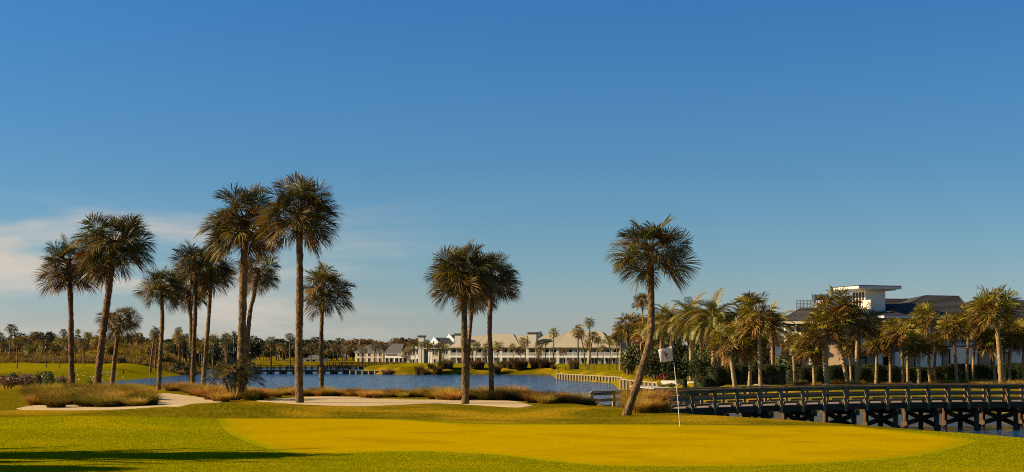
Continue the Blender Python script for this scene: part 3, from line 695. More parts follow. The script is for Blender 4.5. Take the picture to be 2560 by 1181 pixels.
# --- distant palms, left shore (photo foot, distance, heart, radius)
LAB_L = 'small sabal palm in the distant row along the far fairway'
PROM = [((24, 904), 330, (27, 822), 17, 'tall dark sabal palm rising above the distant row at the far left'),
 ((43, 915), 260, (42, 859), 15, 'short sabal palm standing forward on the far fairway at left'),
 ((116, 912), 280, (114, 860), 16, 'short sabal palm standing forward of the dunes, left of the straight palm trunk'),
 ((210, 908), 290, (209, 865), 15, 'stout sabal palm just right of the straight palm trunk on the dunes'),
 ((159, 892), 380, (159, 832), 13, 'distant sabal palm with a crown just left of the straight trunk'),
 ((195, 890), 400, (195, 829), 9, 'thin distant sabal palm between the two left foreground trunks, left one'),
 ((222, 890), 400, (222, 837), 9, 'thin distant sabal palm between the two left foreground trunks, right one'),
 ((375, 906), 300, (388, 830), 17, 'leaning distant sabal palm left of the slender palm by the sand'),
 ((388, 900), 320, (391, 838), 14, 'upright distant sabal palm crossing the leaning one left of the slender palm'),
 ((452, 885), 420, (448, 825), 12, 'lone tall thin distant sabal palm left of the paired trunks'),
 ((467, 885), 420, (467, 840), 9, 'small distant sabal palm right beside the paired trunks'),
 ((566, 900), 400, (566, 842), 15, 'distant sabal palm with a dark crown right of the paired trunks'),
 ((585, 890), 430, (585, 832), 7, 'tiny distant sabal palm showing left of the thick trunk'),
 ((678, 908), 430, (677, 852), 17, 'distant sabal palm standing alone by the long bridge'),
 ((725, 900), 450, (724, 842), 14, 'distant sabal palm just left of the tallest trunk'),
 ((935, 908), 480, (941, 866), 17, 'dark distant sabal palm before the pale houses')]
for i, (b_, D, h_, R, lab) in enumerate(PROM): far_palm(b_, D, h_, R, lab, 'distant sabal palms', i)
rl = np.random.default_rng(21)
for i in range(66):
    x = 2+i*8.7+rl.normal(0, 4); D = rl.uniform(325, 450); yb = 898
    far_palm((x, yb), D, (x+rl.normal(0, 3), rl.uniform(840, 874)), rl.uniform(13, 18), LAB_L, 'distant sabal palms along the fairway', i+3, FCB if rl.random() < .55 else FC)
for i in range(24):
    x = 628+i*14.5+rl.normal(0, 5); D = rl.uniform(570, 640); yb = 905
    far_palm((x, yb), D, (x+rl.normal(0, 2), rl.uniform(858, 880)), rl.uniform(9, 12), 'small sabal palm in the distant wood behind the long bridge', 'distant sabal palms behind the long bridge', i+1)
# palms on the condominium lawn
LAWN = [((1017, 910), 530, (1012, 880), 13), ((1026, 911), 520, (1026, 872), 15), ((1038, 911), 510, (1034, 858), 16), ((1054, 913), 480, (1053, 862), 11), ((1069, 912), 480, (1068, 860), 14),
 ((1074, 912), 490, (1076, 868), 12), ((1098, 913), 480, (1099, 866), 15), ((1109, 912), 490, (1112, 868), 12), ((1131, 905), 560, (1131, 862), 9),
 ((1180, 912), 490, (1182, 862), 10), ((1188, 912), 490, (1193, 861), 9), ((1176, 914), 480, (1174, 884), 11), ((1220, 915), 440, (1206, 886), 12), ((1243, 912), 480, (1245, 866), 17), ((1222, 910), 500, (1220, 866), 14),
 ((1284, 915), 450, (1280, 868), 12), ((1302, 912), 480, (1300, 876), 14), ((1314, 916), 440, (1312, 856), 17), ((1347, 913), 470, (1346, 862), 13), ((1346, 914), 460, (1346, 884), 13), ((1364, 913), 470, (1364, 855), 11),
 ((1384, 915), 440, (1382, 833), 16), ((1409, 914), 450, (1406, 879), 12), ((1445, 929), 300, (1446, 828), 19), ((1463, 919), 380, (1452, 838), 15), ((1480, 912), 460, (1468, 860), 12), ((1471, 930), 295, (1480, 842), 19), ((1474, 905), 480, (1476, 806), 16),
 ((1492, 912), 440, (1494, 852), 13), ((1508, 912), 440, (1508, 872), 12), ((1530, 922), 340, (1522, 850), 16), ((1554, 925), 300, (1553, 826), 15), ((1544, 905), 400, (1542, 858), 15)]
DESC = ['leftmost lawn palm before the pale wing', 'second lawn palm from the left', 'tall lawn palm left of the chimney', 'thin lawn palm right at the left chimney', 'left palm of the bushy pair right of the chimney', 'right palm of the bushy pair right of the chimney',
 'rounded lawn palm below the white dormers', 'narrow palm right behind the rounded one', 'palm top showing over the low roof', 'left palm of a thin twin just right of the centre trunks', 'right palm of a thin twin just right of the centre trunks', 'low palm under the thin twin', 'short leaning lawn palm with a bent trunk', 'broad dark lawn palm right of the right centre trunk', 'broad dark lawn palm left of the right centre trunk',
 'small palm leaning left before the balconies', 'low bushy palm before the balcony end', 'tall palm left of the right chimney', 'palm crown below the right chimney', 'squat palm before the sliding doors below the right chimney', 'thin palm right of the right chimney',
 'tall lone palm standing clear against the right roof', 'low palm before the right balconies', 'tall left palm of the group by the iron fence', 'second palm of the group by the iron fence', 'thin mid palm in the group by the iron fence', 'leaning palm in front of the group by the iron fence', 'tallest palm crown above the right roof ridge',
 'palm right behind the leaning one of the fence group', 'low brown palm before the last balcony', 'full palm at the right end of the facade', 'tall thin palm at the edge of the dense cluster', 'yellowing palm between facade and dense cluster']
for i, (q, d_) in enumerate(zip(LAWN, DESC)): far_palm(q[0], q[1], q[2], q[3], 'distant sabal palm, '+d_, 'palms on the lawn', i, FCB if i % 2 else FC)

# --- broadleaf trees and shrubs: leaf clumps through a volume
def leaf_cloud(n, size, seed, lobes=9, squash=.8, core=.35, shape='round'):
    r = np.random.default_rng(seed)
    c = r.normal(0, 1, (lobes, 3)); c /= np.linalg.norm(c, axis=1)[:, None]; c *= r.uniform(.25, .62, (lobes, 1)); c[:, 2] = c[:, 2]*.9+.05
    rr = r.uniform(.34, .52, lobes)
    k = r.integers(0, lobes, n); d = r.normal(0, 1, (n, 3)); d /= np.linalg.norm(d, axis=1)[:, None]
    if shape == 'box':
        P = r.uniform(-1, 1, (n, 3)); ax = r.integers(0, 3, n); sg = np.where(r.random(n) < .5, -1, 1)
        P[np.arange(n), ax] = sg*r.uniform(.78, 1.04, n); P *= np.array([1, 1, 1])
        P += .05*np.sin(P[:, [1, 2, 0]]*7+seed)
    elif shape == 'column':
        P = d*np.array([.9, .9, 1.0]); P[:, 2] = r.uniform(-1, 1, n); q = np.clip(1-np.abs(P[:, 2])**3, .12, 1)[:, None]; nn = np.hypot(P[:, 0], P[:, 1])[:, None]+1e-6; P[:, :2] = P[:, :2]/nn*q*r.uniform(.6, 1.05, (n, 1))
    else:
        P = c[k]+d*rr[k][:, None]*r.uniform(core, 1.0, (n, 1))**.5; P[:, 2] *= squash
    a = r.normal(0, 1, (n, 3)); a /= np.linalg.norm(a, axis=1)[:, None]
    b = np.cross(a, r.normal(0, 1, (n, 3))); b /= np.linalg.norm(b, axis=1)[:, None]
    s = size*r.uniform(.6, 1.3, (n, 1))
    V = np.stack([P-a*s, P+b*s*.55, P+a*s, P-b*s*.55], 1).reshape(-1, 3)
    q = np.arange(4*n).reshape(n, 4)
    if shape == 'box':
        k_ = .84; c8 = np.array([(x_, y_, z_) for z_ in (-1.0, k_) for x_, y_ in ((-k_, -k_), (k_, -k_), (k_, k_), (-k_, k_))]); o8 = len(V)
        V = np.vstack([V, c8]); q = np.vstack([q, o8+np.array([(0, 1, 5, 4), (1, 2, 6, 5), (2, 3, 7, 6), (3, 0, 4, 7), (4, 5, 6, 7)])])
    return V, q
def cloud_mesh(name, m, n, size, seed, **k):
    V, q = leaf_cloud(n, size, seed, **k); return np_mesh(name, V, q, m)
TREES = [cloud_mesh('crown', M['wood_leaf'], 2600, .075, 500+i, lobes=12, squash=.85) for i in range(4)]
TREES_A = [cloud_mesh('crown', M['autumn'], 2200, .07, 520+i, lobes=12, squash=.8) for i in range(3)]
def tree_trunk(seed):
    r = np.random.default_rng(seed); b = MB()
    b.tube([(0, 0, 0), (.01, 0, .2), (.02, 0, .5)], [.035, .028, .02], 7)
    for k in range(6):
        a = r.uniform(0, 6.28); z = r.uniform(.25, .5); L_ = r.uniform(.25, .42)
        b.tube([(.015, 0, z), (.015+math.cos(a)*L_*.5, math.sin(a)*L_*.5, z+.18), (.015+math.cos(a)*L_, math.sin(a)*L_, z+.36)], [.016, .010, .004], 5)
    return b.mesh('trunk', M['bark'])
TT_ = [tree_trunk(530+i) for i in range(3)]
def broad_tree(x, ytop, D, wpx, label, group, seed, crowns=TREES, ybase=None):
    X = (x-1280)/F*D; zb = h1(X, D)-.1; zt = CH-(ytop-HZ)/F*D; hgt = zt-zb; wid = wpx/F*D/2
    t = thing('broadleaf_tree', (X, D, zb), label, 'tree', group)
    inst(TT_[seed % 3], 'trunk', t, (X, D, zb), (0, 0, seed), hgt)
    inst(crowns[seed % len(crowns)], 'crown', t, (X, D, zb+hgt*.58), (0, 0, seed*.9), (wid*1.1, wid*1.1, hgt*.56))
rw = np.random.default_rng(31)
for i in range(38):
    x = -200+i*22+rw.normal(0, 6); broad_tree(x, rw.uniform(830, 850), rw.uniform(470, 540), rw.uniform(52, 74), 'dark broadleaf tree in the wood behind the distant palms', 'wood behind the distant palms', i)
for i in range(21):
    x = -180+i*37+rw.normal(0, 8); broad_tree(x, rw.uniform(852, 872), rw.uniform(400, 440), rw.uniform(42, 60), 'low dark thicket tree between the distant palm trunks', 'thicket between the distant palms', i+40)
for x, yt, w_, D, lab in [(92, 826, 62, 470, 'rounded dark oak left of the straight palm trunk'), (128, 826, 46, 480, 'rounded dark oak touching the straight palm trunk')]:
    broad_tree(x, yt, D, w_, lab, 'wood behind the distant palms at left', int(x))
for i in range(19):
    x = 622+i*24+rw.normal(0, 6); broad_tree(x, rw.uniform(840, 852), rw.uniform(690, 740), rw.uniform(56, 76), 'tree in the wood line behind the long bridge', 'wood line behind the long bridge', i, TREES if x < 850 else TREES_A)
for i in range(12):
    x = 640+i*30+rw.normal(0, 6); broad_tree(x, rw.uniform(862, 876), rw.uniform(640, 690), rw.uniform(44, 58), 'low tree in front of the wood line by the long bridge', 'low trees behind the long bridge', i+60)
for i in range(44):
    x = 1060+i*36+rw.normal(0, 8); broad_tree(x, rw.uniform(845, 862), rw.uniform(800, 1000), rw.uniform(60, 80), 'tree in the far wood behind the buildings', 'far wood behind the buildings', i+20)
for x, yt, w_, D in [(1349, 829, 26, 640), (1374, 832, 30, 640)]:
    broad_tree(x, yt, D, w_, 'flat topped pine %s behind the right roof ridge' % ('left' if x < 1360 else 'right'), 'pines behind the roof', int(x))
broad_tree(2262, 744, 200, 34, 'dark tree top showing over the resort roof', None, 3)
# bare trees by the houses
def bare_tree(x, yb, yt, D, label, seed):
    X = (x-1280)/F*D; zb = h1(X, D)-.1; hgt = CH-(yt-HZ)/F*D-zb
    t = thing('bare_tree', (X, D, zb), label, 'tree', 'bare trees by the houses'); r = np.random.default_rng(seed); b = MB(); c = MB()
    b.tube([(X, D, zb), (X+.1, D, zb+hgt*.3), (X, D, zb+hgt*.55)], [.3, .22, .15], 7)
    for k in range(26):
        a = r.uniform(0, 6.28); z = r.uniform(.25, .6)*hgt; L_ = hgt*r.uniform(.2, .5); p = Vector((X, D, zb+z)); q = p+Vector((math.cos(a)*.6, math.sin(a)*.6, .75))*L_*.55
        q2 = q+Vector((math.cos(a)*.7, math.sin(a)*.7, .7))*L_*.45; c.tube([p, q, q2], [.09, .05, .015], 4, False)
        for j in range(5):
            v = Vector(r.normal(0, 1, 3)); v.z = abs(v.z); v.normalize(); s = q.lerp(q2, r.random()); c.tube([s, s+v*L_*.3], [.03, .008], 3, False)
    b.build('trunk', M['bark'], t); c.build('crown', M['bark'], t)
bare_tree(905, 908, 848, 560, 'bare grey branched tree before the pale house', 1)
bare_tree(855, 908, 850, 560, 'bare brown branched tree left of the pale house', 2)

def shrub_at(name, me, px, py_base, D, wpx, hpx, label, cat, group=None, seed=0, dpx=None, z=None, stem=True):
    X = (px-1280)/F*D; zb = h1(X, D)-.05 if z is None else z; w = wpx/F*D/2; hh = hpx/F*D
    t = thing(name, (X, D, zb), label, cat, group)
    inst(me, 'foliage', t, (X, D, zb+hh*(.44 if dpx is None else .5)), (0, 0, seed*1.3 if dpx is None else 0), (w*1.08, w*1.08 if dpx is None else dpx/F*D/2, hh*(.62 if dpx is None else .52)))
    if stem:
        s = MB()
        for k in range(3): s.tube([(X+.1*(k-1)*w, D, zb-.05), (X+.35*(k-1)*w, D+.1*w*(k-1), zb+hh*.6)], [.035*w+.01, .015*w+.005], 5)
        s.build('stem', M['bark'], t)
    return t
SH = [cloud_mesh('foliage', M['shrub'], 2200, .075, 540+i, lobes=11, squash=1.0) for i in range(3)]
SHH = [cloud_mesh('foliage', M['hedge'], 3400, .075, 550+i, shape='box') for i in range(3)]
SHB = [cloud_mesh('foliage', M['bright_shrub'], 1400, .08, 560+i, lobes=10, squash=1.0) for i in range(2)]
SHR = [cloud_mesh('foliage', M['hedge'], 3200, .06, 570+i, lobes=14, squash=1.0) for i in range(2)]
SHC = cloud_mesh('foliage', M['hedge'], 2200, .09, 580, shape='column')
SHP = [cloud_mesh('foliage', M['pink_shrub'], 2000, .06, 590+i, lobes=12, squash=.9) for i in range(2)]
SHD = [cloud_mesh('foliage', M['dark_leaf'], 1500, .07, 595+i, lobes=10, squash=.9) for i in range(2)]
# far bank hedge in front of the resort, shrub by shrub
rh = np.random.default_rng(41)
for i in range(17):
    x = 2002+i*36
    shrub_at('hedge_shrub', SHH[i % 3], x, 955, 141+i*.05, 44, 46+rh.normal(0, 3), 'dark clipped shrub in the long hedge below the resort wall', 'hedge', 'long hedge below the resort wall', i, dpx=30)
for i in range(8):
    x = 1726+i*31
    shrub_at('hedge_shrub', SHH[i % 3], x, 965, 138+i*.2, 36, 48+rh.normal(0, 2), 'dark clipped shrub in the hedge behind the iron fence', 'hedge', 'hedge behind the iron fence', i, dpx=30)
for i, (x, D, w_, h_, lab) in enumerate([(1638, 168, 82, 76, 'left of two big round glossy bushes behind the flag'), (1700, 164, 92, 80, 'right of two big round glossy bushes behind the flag'), (1745, 160, 60, 70, 'tall glossy bush behind the iron fence'), (1568, 215, 34, 34, 'small round bush at the end of the bulkhead lawn')]):
    shrub_at('round_bush', SHR[i % 2], x, 945, D, w_, h_, lab, 'bush', 'glossy bushes on the bank', i)
shrub_at('cypress', SHC, 1963, 940, 144, 22, 96, 'narrow columnar cypress against the tan balcony wall', 'tree')
shrub_at('round_bush', SHH[1], 1975, 950, 143, 44, 66, 'tall dark bush below the resort balcony', 'bush', None, 2)
shrub_at('round_bush', SHH[2], 1712, 960, 140, 10, 60, 'thin clipped pillar shrub at the fence corner', 'bush', None, 1, dpx=10)
for i in range(5):
    shrub_at('low_hedge', SHB[i % 2], 1612+i*22, 950, 160-i*2.2, 34, 16, 'low yellow green hedge shrub beside the dock path', 'hedge', 'low hedge beside the dock path', i)
FL = cloud_mesh('foliage', M['red_flower'], 300, .16, 601, lobes=8)
for i in range(3): shrub_at('red_flower_bush', FL, 1652+i*13, 944, 165, 20, 12+9, 'red flowering plant behind the low hedge', 'flowers', 'red flowers behind the low hedge', i)
for i in range(6):
    shrub_at('round_bush', SH[i % 3], 1640+i*42, 935, 178+rh.uniform(-6, 8), 66, 66+rh.uniform(-8, 14), 'green shrub between the feather palm trunks', 'bush', 'shrubs between the feather palms', i)
for i in range(11):
    shrub_at('round_bush', SH[i % 3], 1586+i*37+rh.normal(0, 5), 930, 200+rh.uniform(-5, 10), 64, 84+rh.uniform(-16, 20), 'tall green shrub filling the gaps behind the feather palms', 'bush', 'tall shrubs behind the feather palms', i+3)
for i in range(10):
    x = 1572+i*40+rh.normal(0, 6)
    far_palm((x, 930), 205+rh.uniform(-8, 12), (x+rh.normal(0, 5), rh.uniform(806, 850)), rh.uniform(34, 42), 'sabal palm in the dense grove behind the feather palms', 'sabal grove behind the feather palms', i, FCB, 6)
for i in range(7):
    shrub_at('round_bush', SH[i % 3], 2020+i*82+rh.normal(0, 12), 962, 133, 30, 12+rh.uniform(0, 8), 'small low plant at the foot of the bank palms', 'plant', 'low plants under the bank palms', i, stem=False)
# left middle distance
shrub_at('flowering_shrub', SHP[0], 20, 972, 86, 90, 42, 'tan seed headed shrub at the left picture edge', 'shrub', None, 1)
shrub_at('flowering_shrub', SHP[1], 66, 968, 88, 70, 46, 'tan seed headed shrub second from the left picture edge', 'shrub', None, 2)
shrub_at('flowering_shrub', SHP[0], 152, 965, 92, 44, 38, 'tan seed headed shrub against the straight palm foot', 'shrub', None, 3)
shrub_at('round_bush', SHB[0], 122, 967, 90, 52, 48, 'yellow green bush left of the straight palm foot', 'bush', None, 4)
for i, x in enumerate((8, 40, 72, 100, 150, 165)): shrub_at('dark_shrub', SHD[i % 2], x, 945, 112+i, 42, 24+6*(i % 2), 'dark ragged shrub in the strip behind the tan seed headed shrubs', 'shrub', 'dark shrubs at the left', i)
for i, (x, yb, w_, h_, D) in enumerate([(268, 895, 24, 22, 350), (285, 895, 26, 30, 345), (440, 895, 34, 28, 330), (462, 893, 28, 24, 335), (640, 908, 40, 20, 470), (722, 908, 32, 18, 480), (860, 908, 40, 16, 520), (305, 900, 30, 18, 330), (480, 898, 34, 16, 330)]):
    shrub_at('round_bush', SH[i % 3], x, yb, D, w_, h_, 'rounded green bush on the far shore', 'bush', 'rounded bushes on the far shore', i)

# --- grasses
def clump_arrays(n, seed, segs=4, spread=1.0, lean=(0, 0), w=.014, stiff=.5):
    """arching blades, height about 1, radius about spread"""
    r = np.random.default_rng(seed)
    a = r.uniform(0, 2*np.pi, n); rb = spread*.45*np.sqrt(r.random(n)); bx = rb*np.cos(a); by = rb*np.sin(a)
    az = a+r.normal(0, .7, n); Ln = r.uniform(.65, 1.25, n); out = r.uniform(.15, 1.0, n)*(1-stiff)+.12
    u = np.linspace(0, 1, segs+1)
    X = bx[:, None]+(np.cos(az)*out)[:, None]*Ln[:, None]*u**1.7+lean[0]*Ln[:, None]*u**2
    Y = by[:, None]+(np.sin(az)*out)[:, None]*Ln[:, None]*u**1.7+lean[1]*Ln[:, None]*u**2
    Z = Ln[:, None]*(u-.38*out[:, None]*u**2.6)
    tx = -np.sin(az+r.normal(0, .8, n)); ty = np.cos(az+r.normal(0, .8, n))
    wd = w*(1-u**1.5)[None, :]+.001
    A = np.stack([X-tx[:, None]*wd, Y-ty[:, None]*wd, Z], -1); B = np.stack([X+tx[:, None]*wd, Y+ty[:, None]*wd, Z], -1)
    V = np.stack([A, B], 2).reshape(-1, 3)
    i = np.arange(n*(segs+1)*2).reshape(n, segs+1, 2)
    q = np.stack([i[:, :-1, 0], i[:, :-1, 1], i[:, 1:, 1], i[:, 1:, 0]], -1).reshape(-1, 4)
    tip = np.repeat(np.tile(np.clip((u-.35)/.65, 0, 1), n), 2)*np.repeat(r.uniform(.3, 1, n), (segs+1)*2)
    return V, q, tip
def clump(m, n, seed, **k):
    V, q, tip = clump_arrays(n, seed, **k); return np_mesh('grass_clump', V, q, M[m], attr={'tip': tip})
CG = [clump('gold', 900, 700+i, segs=5, lean=(-.5+.14*i, 0), stiff=.12, spread=1.1, w=.011) for i in range(5)]
CGG = [clump('gold_green', 900, 710+i, segs=5, lean=(-.5+.2*i, 0), stiff=.12, spread=1.1, w=.011) for i in range(3)]
CR = [clump('reed', 420, 720+i, stiff=.45, spread=1.1, w=.022) for i in range(3)]
CD = [clump('dune', 260, 730+i, segs=3, spread=1.5, w=.03) for i in range(3)]
rg = np.random.default_rng(51)
def grass(px, D, hpx, meshes, label, group, i, wide=1.0, name='grass_clump'):
    X = (px-1280)/F*D; h = hpx/F*D
    o = inst(meshes[i % len(meshes)], name, None, (X, D, h1(X, D)-.04), (0, 0, rg.uniform(-.7, .7)), (h*wide*rg.uniform(.9, 1.15), h*wide, h*rg.uniform(.9, 1.1)))
    return tag(o, label, 'grass', group)
# strip between the bunker and the lake
i = 0
for x in np.arange(655, 1490, 15.5):
    if 735 < x < 760: pass
    for row in range(2):
        xx = x+rg.normal(0, 5); D = (62 if x > 1080 else 65)+row*4.0+rg.uniform(-1.5, 1.5)-(4 if x > 1330 else 0)
        if row == 0 and (690 < x < 905): D += 5
        grass(xx, D, rg.uniform(15, 26) if x < 1080 else rg.uniform(21, 34), CG if rg.random() < .85 else CGG, 'golden windblown grass clump in the strip between bunker and lake', 'grass strip between bunker and lake', i, 1.15); i += 1
# brown mounds behind the left sand
for x, D, h in [(430, 75, 24), (452, 76, 27), (475, 72, 27), (495, 68, 30), (515, 64, 32), (535, 60, 33), (552, 58, 32), (440, 80, 22), (470, 79, 24), (500, 76, 26), (525, 70, 30), (545, 66, 32), (570, 63, 34), (628, 60, 32), (642, 61, 32), (612, 63, 32), (585, 65, 32), (656, 63, 30)]:
    grass(x, D, h, CG, 'brown grass mound behind the left sand by the fan palm shrub', 'brown grass mounds by the fan palm shrub', i, 1.2); i += 1
# left bed around the palm feet
for k in range(72):
    u = rg.random(); x = 85+u*285; D = 52+rg.random()**1.3*19
    if x < 130: D = 54+rg.random()*10
    grass(x, D, rg.uniform(28, 40)*55/D, CGG if rg.random() < .62 else CG, 'long grass tuft in the bed around the two left palm feet', 'grass bed at the left palms', i, 1.35); i += 1
for x, D, h, in [(1592, 49.5, 50), (1612, 50, 66), (1632, 50.5, 56), (1600, 47.5, 40), (1625, 48, 44), (1646, 51, 44), (1580, 52, 44), (1655, 50, 34)]:
    grass(x, D, h, CG, 'grass clump right of the leaning palm foot', 'grass beside the leaning palm', i, 1.1); i += 1
for x, D, h in [(1488, 60, 22), (1505, 60, 18), (1522, 58, 16), (1540, 57, 16), (1474, 58, 28), (1555, 56, 16), (1500, 70, 20), (1520, 72, 18), (1545, 71, 18)]:
    grass(x, D, h, CG, 'short grass tuft left of the leaning palm foot', 'grass left of the leaning palm', i, 1.0); i += 1
# reeds on the far shore
for x, h in [(966, 26), (978, 24), (1048, 24), (1062, 26), (1078, 25), (1094, 27), (1110, 24), (1122, 22), (1186, 28), (1200, 24), (1240, 22), (1256, 24), (1274, 22), (1292, 26), (1308, 24), (1340, 26), (1356, 26), (1372, 22), (1384, 15)]:
    grass(x, 336+rg.uniform(-2, 4), (h+2)*rg.uniform(.6, 1.05), CR, 'dark brown reed tussock on the far shore before the condominiums', 'reeds on the far shore', i, .9, 'reed_clump'); i += 1
for x, D in [(1431, 300), (1438, 298)]: grass(x, D, 26, CR, 'reed tussock by the iron fence on the lawn', 'reeds by the lawn fence', i, .6, 'reed_clump'); i += 1
for k in range(14): grass(2010+k*42+rg.normal(0, 8), 131+rg.uniform(-1, 1), rg.uniform(12, 24), CG, 'tawny grass tuft at the top of the bank behind the bridge', 'grass tufts on the bank', i, 1.2); i += 1
for x, D, h in [(2455, 121, 20), (2470, 122, 22), (2520, 120, 24), (2540, 121, 26), (2555, 121, 24)]: grass(x, D, h, CG, 'large tawny grass tuft on the bank near the tall pale palm', 'grass by the tall pale palm', i, 1.1); i += 1
# dunes of uncountable grass behind the far fairway: one mass
VV, QQ, TI, o_ = [], [], [], 0
for k in range(1500):
    x = rg.uniform(-10, 640); D = rg.uniform(326, 400) if x < 500 else rg.uniform(480, 560)
    V, q, tip = clump_arrays(26, 5000+k, segs=3, spread=2.4, w=.07, stiff=.15)
    s = rg.uniform(.7, 1.3); X = (x-1280)/F*D
    V = V*s+np.array([X, D, h1(X, D)-.1]); VV.append(V); QQ.append(q+o_); TI.append(tip); o_ += len(V)
dg = inst(np_mesh('dune_grass', np.vstack(VV), np.vstack(QQ), M['dune'], attr={'tip': np.concatenate(TI)}), 'dune_grass')
tag(dg, 'golden dune grass rising behind the far fairway', 'grass', kind='stuff')
# short turf blades on the mown surround near the camera
nb = 600000
yy = 20+22*rg.random(nb)**1.25; xx = rg.uniform(-.42, .42, nb)*yy
P = np.stack([xx, yy], 1)
P = P[P[:, 1] < np.interp(P[:, 0], *FAIR_POLY[360:][::-5].T)-.1]
P = P[(seg_dist(P, GREEN_POLY[::5]) > .05) & (seg_dist(P, LAKE) > 1)]
n = len(P); z = H(P[:, 0], P[:, 1])+.008
hgt = rg.uniform(.007, .018, n); a = rg.uniform(0, 6.28, n); w = rg.uniform(.003, .007, n)*(P[:, 1]/25)
lx = rg.normal(0, .014, n); ly = rg.normal(0, .014, n)
V = np.stack([np.stack([P[:, 0]-np.cos(a)*w, P[:, 1]-np.sin(a)*w, z], 1), np.stack([P[:, 0]+np.cos(a)*w, P[:, 1]+np.sin(a)*w, z], 1), np.stack([P[:, 0]+lx, P[:, 1]+ly, z+hgt], 1)], 1).reshape(-1, 3)
tg = inst(np_mesh('turf_grass', V, np.arange(3*n).reshape(n, 3), M['blade']), 'turf_grass'); tag(tg, 'short mown grass blades around the putting green', 'grass', kind='stuff')

# fan palm shrub and yuccas
def fan_shrub():
    D = 60; b = W(580, 1002, D); b.z = h1(b.x, D)-.05
    t = thing('fan_palm_shrub', b, 'low fan palm shrub with spiky leaves at the foot of the thick trunk', 'palm shrub')
    r = np.random.default_rng(77)
    for k, (x0, x1, y1) in enumerate([(580, 572, 940), (585, 590, 930), (590, 606, 935), (577, 560, 950), (596, 616, 948)]):
        p = W(x0, 1002, D); p.z = b.z; q = W(x1, y1, D+r.uniform(-.4, .4)); m_ = MB(); m_.tube([p, p.lerp(q, .5)+Vector((.03, 0, .05)), q], [.05, .045, .05], 7); m_.build('stem', M['trunk'], t)
        cr_ = MB(); cr_.blob(q, (.07, .07, .09), 7, 4); c = cr_.build('crown', M['fibre'], t, origin=q)
        for j in range(10):
            s = -.35+1.3*(j+.5)/10; el_ = math.degrees(math.asin(min(1, s))); e_ = min(ELS, key=lambda v: abs(v-el_))
            inst(FR_HI[(e_, int(r.integers(NS)), 'g' if r.random() < .75 else 'o')], 'frond', c, q, (r.normal(0, .3), r.normal(0, .1), j*2.4+r.normal(0, .3)+k), r.uniform(.8, 1.05))
fan_shrub()
def yucca(px, D, hpx, label, seed):
    X = (px-1280)/F*D; z = h1(X, D); t = thing('yucca', (X, D, z), label, 'plant', 'yuccas in the left bed'); r = np.random.default_rng(seed); L_ = hpx/F*D
    lf = MB(); lf.add([(0, -.02, 0), (0, .02, 0), (.55, .024, .01), (.55, -.024, .01), (1, 0, -.06)], [(0, 1, 2, 3), (3, 2, 4)]); me = lf.mesh('leaf', M['frond'])
    st = MB(); st.tube([(X, D, z-.05), (X, D, z+L_*.3)], [.07, .06], 7); st.build('stem', M['trunk'], t)
    for k in range(40): inst(me, 'leaf', t, (X, D, z+L_*.3), (r.normal(0, .3), -rad(r.uniform(-25, 80)), k*2.4), L_*r.uniform(.6, .9))
yucca(100, 80, 44, 'spiky yucca left of the straight palm foot', 1); yucca(118, 76, 38, 'spiky yucca nearer the left sand', 2); yucca(160, 82, 40, 'spiky yucca touching the straight palm foot', 3); yucca(226, 88, 34, 'spiky yucca between the two left palm feet', 4)
# trees standing left of the frame, whose shade falls over the lower left corner
OFFC = [cloud_mesh('crown', M['wood_leaf'], 5000, .04, 610+i, lobes=10, squash=.8) for i in range(2)]
def offside(X, D, hgt, wid, label, seed):
    zb = h1(X, D)-.1; t = thing('broadleaf_tree', (X, D, zb), label, 'tree', 'trees left of the fairway')
    inst(TT_[seed % 3], 'trunk', t, (X, D, zb), (0, 0, seed), hgt)
    inst(OFFC[seed % 2], 'crown', t, (X, D, zb+hgt*.66), (0, 0, seed*.9), (wid*1.5, wid, hgt*.30))
rq_ = np.random.default_rng(12)
for k in range(16):
    row = (0, 1, 2, 0, 2)[k % 5]; D = (27.4, 25.6, 23.9)[row]+rq_.normal(0, .12)
    offside(-20.5+(k//5)*2.1+row*.35+(k % 5 > 2)*1.0, D, (6.6, 4.6, 5.6)[row]+rq_.uniform(-.5, .5), (1.0, .55, .85)[row], 'slender young tree beyond the left edge of the fairway', k)

# ------------------------------------------------------------------ buildings
class Frame:
    """facade-aligned coordinates: p along the front (right), q into the depth"""
    def __init__(s, px, D, ang):
        s.o = Vector(((px-1280)/F*D, D)); s.c = math.cos(rad(ang)); s.s = math.sin(rad(ang)); s.a = rad(ang)
    def P(s, p, q, z): return (s.o.x+s.c*p-s.s*q, s.o.y+s.s*p+s.c*q, z)
    def p(s, px, q=0):
        t = (px-1280)/F; return (t*(s.o.y+s.c*q)-s.o.x+s.s*q)/(s.c-t*s.s)
    def z(s, py, px, q=0):
        p = s.p(px, q); Y = s.o.y+s.s*p+s.c*q; return CH-(py-HZ)/F*Y
    def box(s, mb, p0, p1, q0, q1, z0, z1):
        return mb.hexa([s.P(p0, q0, z0), s.P(p1, q0, z0), s.P(p1, q1, z0), s.P(p0, q1, z0), s.P(p0, q0, z1), s.P(p1, q0, z1), s.P(p1, q1, z1), s.P(p0, q1, z1)])
def fbox(fr, name, m, parent, p0, p1, q0, q1, z0, z1):
    b = MB(); fr.box(b, p0, p1, q0, q1, z0, z1); return b.build(name, m, parent)
